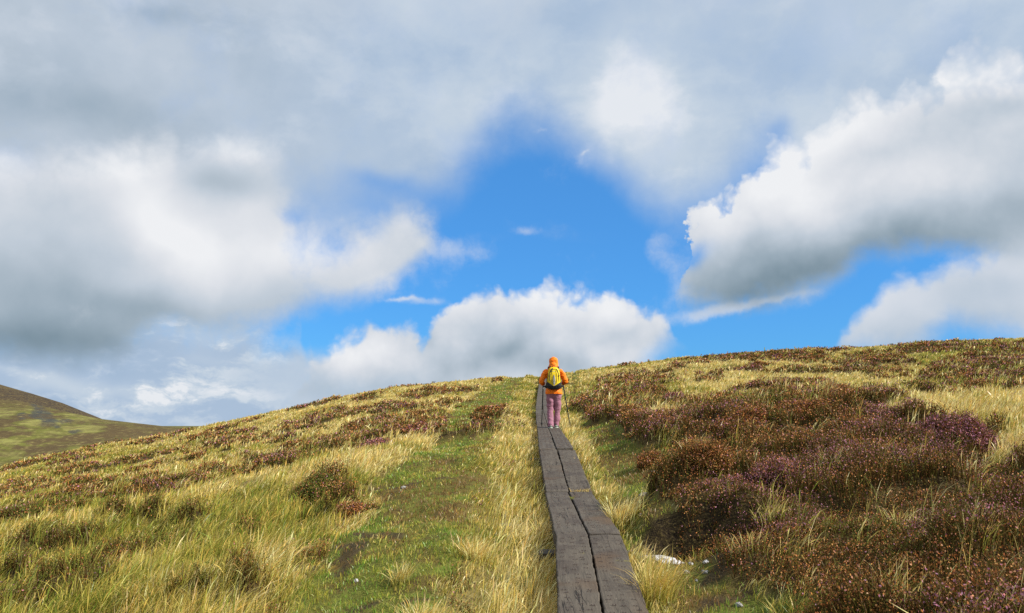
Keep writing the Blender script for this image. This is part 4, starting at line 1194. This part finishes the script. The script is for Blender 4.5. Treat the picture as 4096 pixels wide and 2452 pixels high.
# big bank on the left
tB = [(-300,560),(0,585),(150,620),(300,600),(420,565),(560,520),(680,490),(740,560),(800,520),(920,480),(1040,510),(1110,590),(1150,690),(1180,790),(1230,850),(1320,880),(1430,850),(1530,800),(1610,785),(1680,820),(1720,880),(1745,950)]
bB = [(-300,1478),(0,1472),(250,1478),(420,1470),(520,1440),(600,1390),(700,1340),(925,1305),(1157,1265),(1322,1215),(1487,1165),(1570,1110),(1640,1040),(1755,950)]
aB = mul(R_(ns(under(PW, tB), (nb, .08), (nm, .09), (bil, .015)), -.018, .060), R_(ns(over(P1, bB), (nm, .05), (nb, .03)), -.012, .028))
shB = field(P1, [(560,640,180,120,20,.34),(380,730,260,70,25,.14),(20,650,170,90,0,.40),(900,570,200,62,0,.46),(1060,610,80,70,0,.16),(900,735,130,50,0,-.17),(760,900,90,70,0,-.10),(640,860,180,130,-30,.22),(740,980,180,120,-30,.24),(1000,1000,380,110,0,.26),(1000,850,140,60,0,.14),(1250,1000,200,100,0,.16),(1600,850,130,60,0,.10),(800,1120,300,60,10,.10),(200,950,260,90,0,.10),(100,1130,500,110,0,-.14),(350,1260,420,80,0,-.20),(150,1410,600,85,0,-.50),(1500,1060,220,60,0,-.06),(700,1260,300,50,0,-.10)], .58)
shB = ns(shB, (emb, .45), (nb, .30), (nm, .20))
cur = paint(cur, aB, shB)

# right-hand small bank
tE = [(3300,1480),(3360,1370),(3400,1280),(3450,1215),(3520,1150),(3600,1110),(3690,1075),(3790,1040),(3900,1010),(4000,960),(4500,900)]
bE = [(3300,1300),(3400,1385),(3560,1390),(3700,1375),(3830,1310),(3960,1340),(4096,1360),(4500,1380)]
aE = mul(R_(ns(under(PS, tE), (nm, .04), (bil, .015)), -.014, .018), R_(ns(over(P1, bE), (nm, .06)), -.020, .026))
shE = field(P1, [(3600,1190,200,80,0,.14),(3800,1100,240,60,0,.10),(3700,1330,400,50,0,-.14),(3900,1180,200,60,0,-.06)], .66)
shE = ns(shE, (emb, .5), (nm, .2))
cur = paint(cur, aE, shE, CR, .96)
t2 = [(3050,1480),(3090,1420),(3150,1375),(3200,1372),(3260,1400),(3330,1500)]
cur = paint(cur, R_(ns(under(PS, [(2600,1800)]+t2+[(3500,1800)]), (nm, .03)), .0, .03), .62, CR, .75)

# small wisps
G_l = field(PS, [(2830,1255,150,34,8,.65),(2960,1230,130,34,12,.5),(3120,1195,170,14,10,.42),(1610,1190,60,8,2,.45),(1700,1198,90,20,2,.55),(2100,930,75,26,0,.55),(2640,950,80,45,0,.45),(2700,1040,110,60,0,.42),(2600,1010,60,60,0,.3),(1880,960,100,50,0,.34),(1790,1010,100,60,0,.38),(1950,1010,80,40,0,.30),(2190,525,40,10,0,.42),(2330,615,20,8,40,.35),(2735,1130,60,60,30,.5),(2700,1190,120,50,20,.35),(1650,900,120,60,0,.3)])
cur = layer(cur, ns(G_l, (nm, 1.7), (nb, .6)), .18, .95, ns(.80, (nm, .3)), CR, .78)

# the big cumulus on the right
tR = [(2600,1330),(2675,1180),(2715,1110),(2733,1020),(2740,930),(2745,855),(2770,800),(2810,785),(2850,795),(2900,775),(2940,752),(2958,700),(2985,668),(3025,668),(3060,620),(3085,580),(3130,560),(3170,518),(3225,500),(3271,440),(3330,410),(3404,372),(3440,330),(3486,292),(3560,285),(3618,270),(3680,300),(3717,335),(3770,355),(3782,300),(3790,245),(3840,210),(3883,180),(3960,172),(4020,190),(4096,180),(4500,150)]
bR = [(2600,1100),(2690,1160),(2760,1195),(2900,1215),(3000,1214),(3150,1185),(3300,1145),(3450,1095),(3560,1070),(3700,1055),(3830,1040),(3960,1050),(4096,1060),(4500,1060)]
crisp = R_(split(P0)[0], .18, .42)
nR = g.math('SUBTRACT', 1.0, mul(field(PS, [(2745,1040,75,34,25,1.0)]), .9), clamp=True)
PS2 = g.vmath('ADD', g.vmath('ADD', PS, g.vmath('SCALE', wf, scale=.045)), g.vmath('SCALE', wv, scale=.05))
dR = ns(under(PS2, tR), (nm, .022), (bil, .032), (1.0, .010))
aR = mul(mul(g.math('DIVIDE', g.math('SUBTRACT', dR, .001), g.math('MULTIPLY_ADD', crisp, .030, .010), clamp=True), R_(ns(over(P1, bR), (nm, .07), (nb, .05)), -.012, .028)), nR)
shR = field(P1, [(2850,860,110,110,0,.24),(3060,760,160,130,30,.18),(3180,640,200,110,35,.22),(3420,470,240,100,25,.24),(3620,400,200,110,0,.16),(3960,270,200,100,0,.36),(3300,800,320,130,15,.14),(3700,780,300,80,0,.12),(3650,560,260,90,0,.05),(3980,420,180,50,0,-.14),(3500,640,120,40,0,-.07),(3100,960,160,50,0,-.04),(2900,1030,170,70,20,-.22),(2950,1150,260,80,8,-.36),(3350,1060,380,100,8,-.38),(3800,960,380,80,5,-.26),(3900,820,220,60,0,-.10),(4020,1000,160,60,0,-.12)], .66)
shR = ns(shR, (emb, .50), (nm, .20), (bil, .07), (nb, .12))
cur = paint(cur, aR, shR)
# the rest of the sky, out of this view: scattered cloud
outv = g.math('MAXIMUM', g.rng(g.math('ABSOLUTE', az), .66, .95), g.rng(el, .42, .62))
gen = g.rng(g.noise(D, 2.3, 6, .6), .44, .6)
cur = g.mix(g.math('MULTIPLY', outv, g.math('MULTIPLY', gen, .9)), cur, tuple(x/SKY_K/EV for x in (.62, .66, .72)))

bg = g.n('ShaderNodeBackground'); nt.links.new(cur, bg.inputs[0]); bg.inputs[1].default_value = SKY_K
wo = g.n('ShaderNodeOutputWorld'); nt.links.new(bg.outputs[0], wo.inputs[0])
w.cycles.sampling_method = 'MANUAL'; w.cycles.sample_map_resolution = 512

sc.view_settings.view_transform = 'Standard'; sc.view_settings.look = 'None'
sc.view_settings.exposure = EXPO; sc.view_settings.gamma = 1
sc.cycles.max_bounces = 5; sc.cycles.diffuse_bounces = 3; sc.cycles.glossy_bounces = 2; sc.cycles.transmission_bounces = 3
sc.cycles.use_adaptive_sampling = False; sc.cycles.use_denoising = False
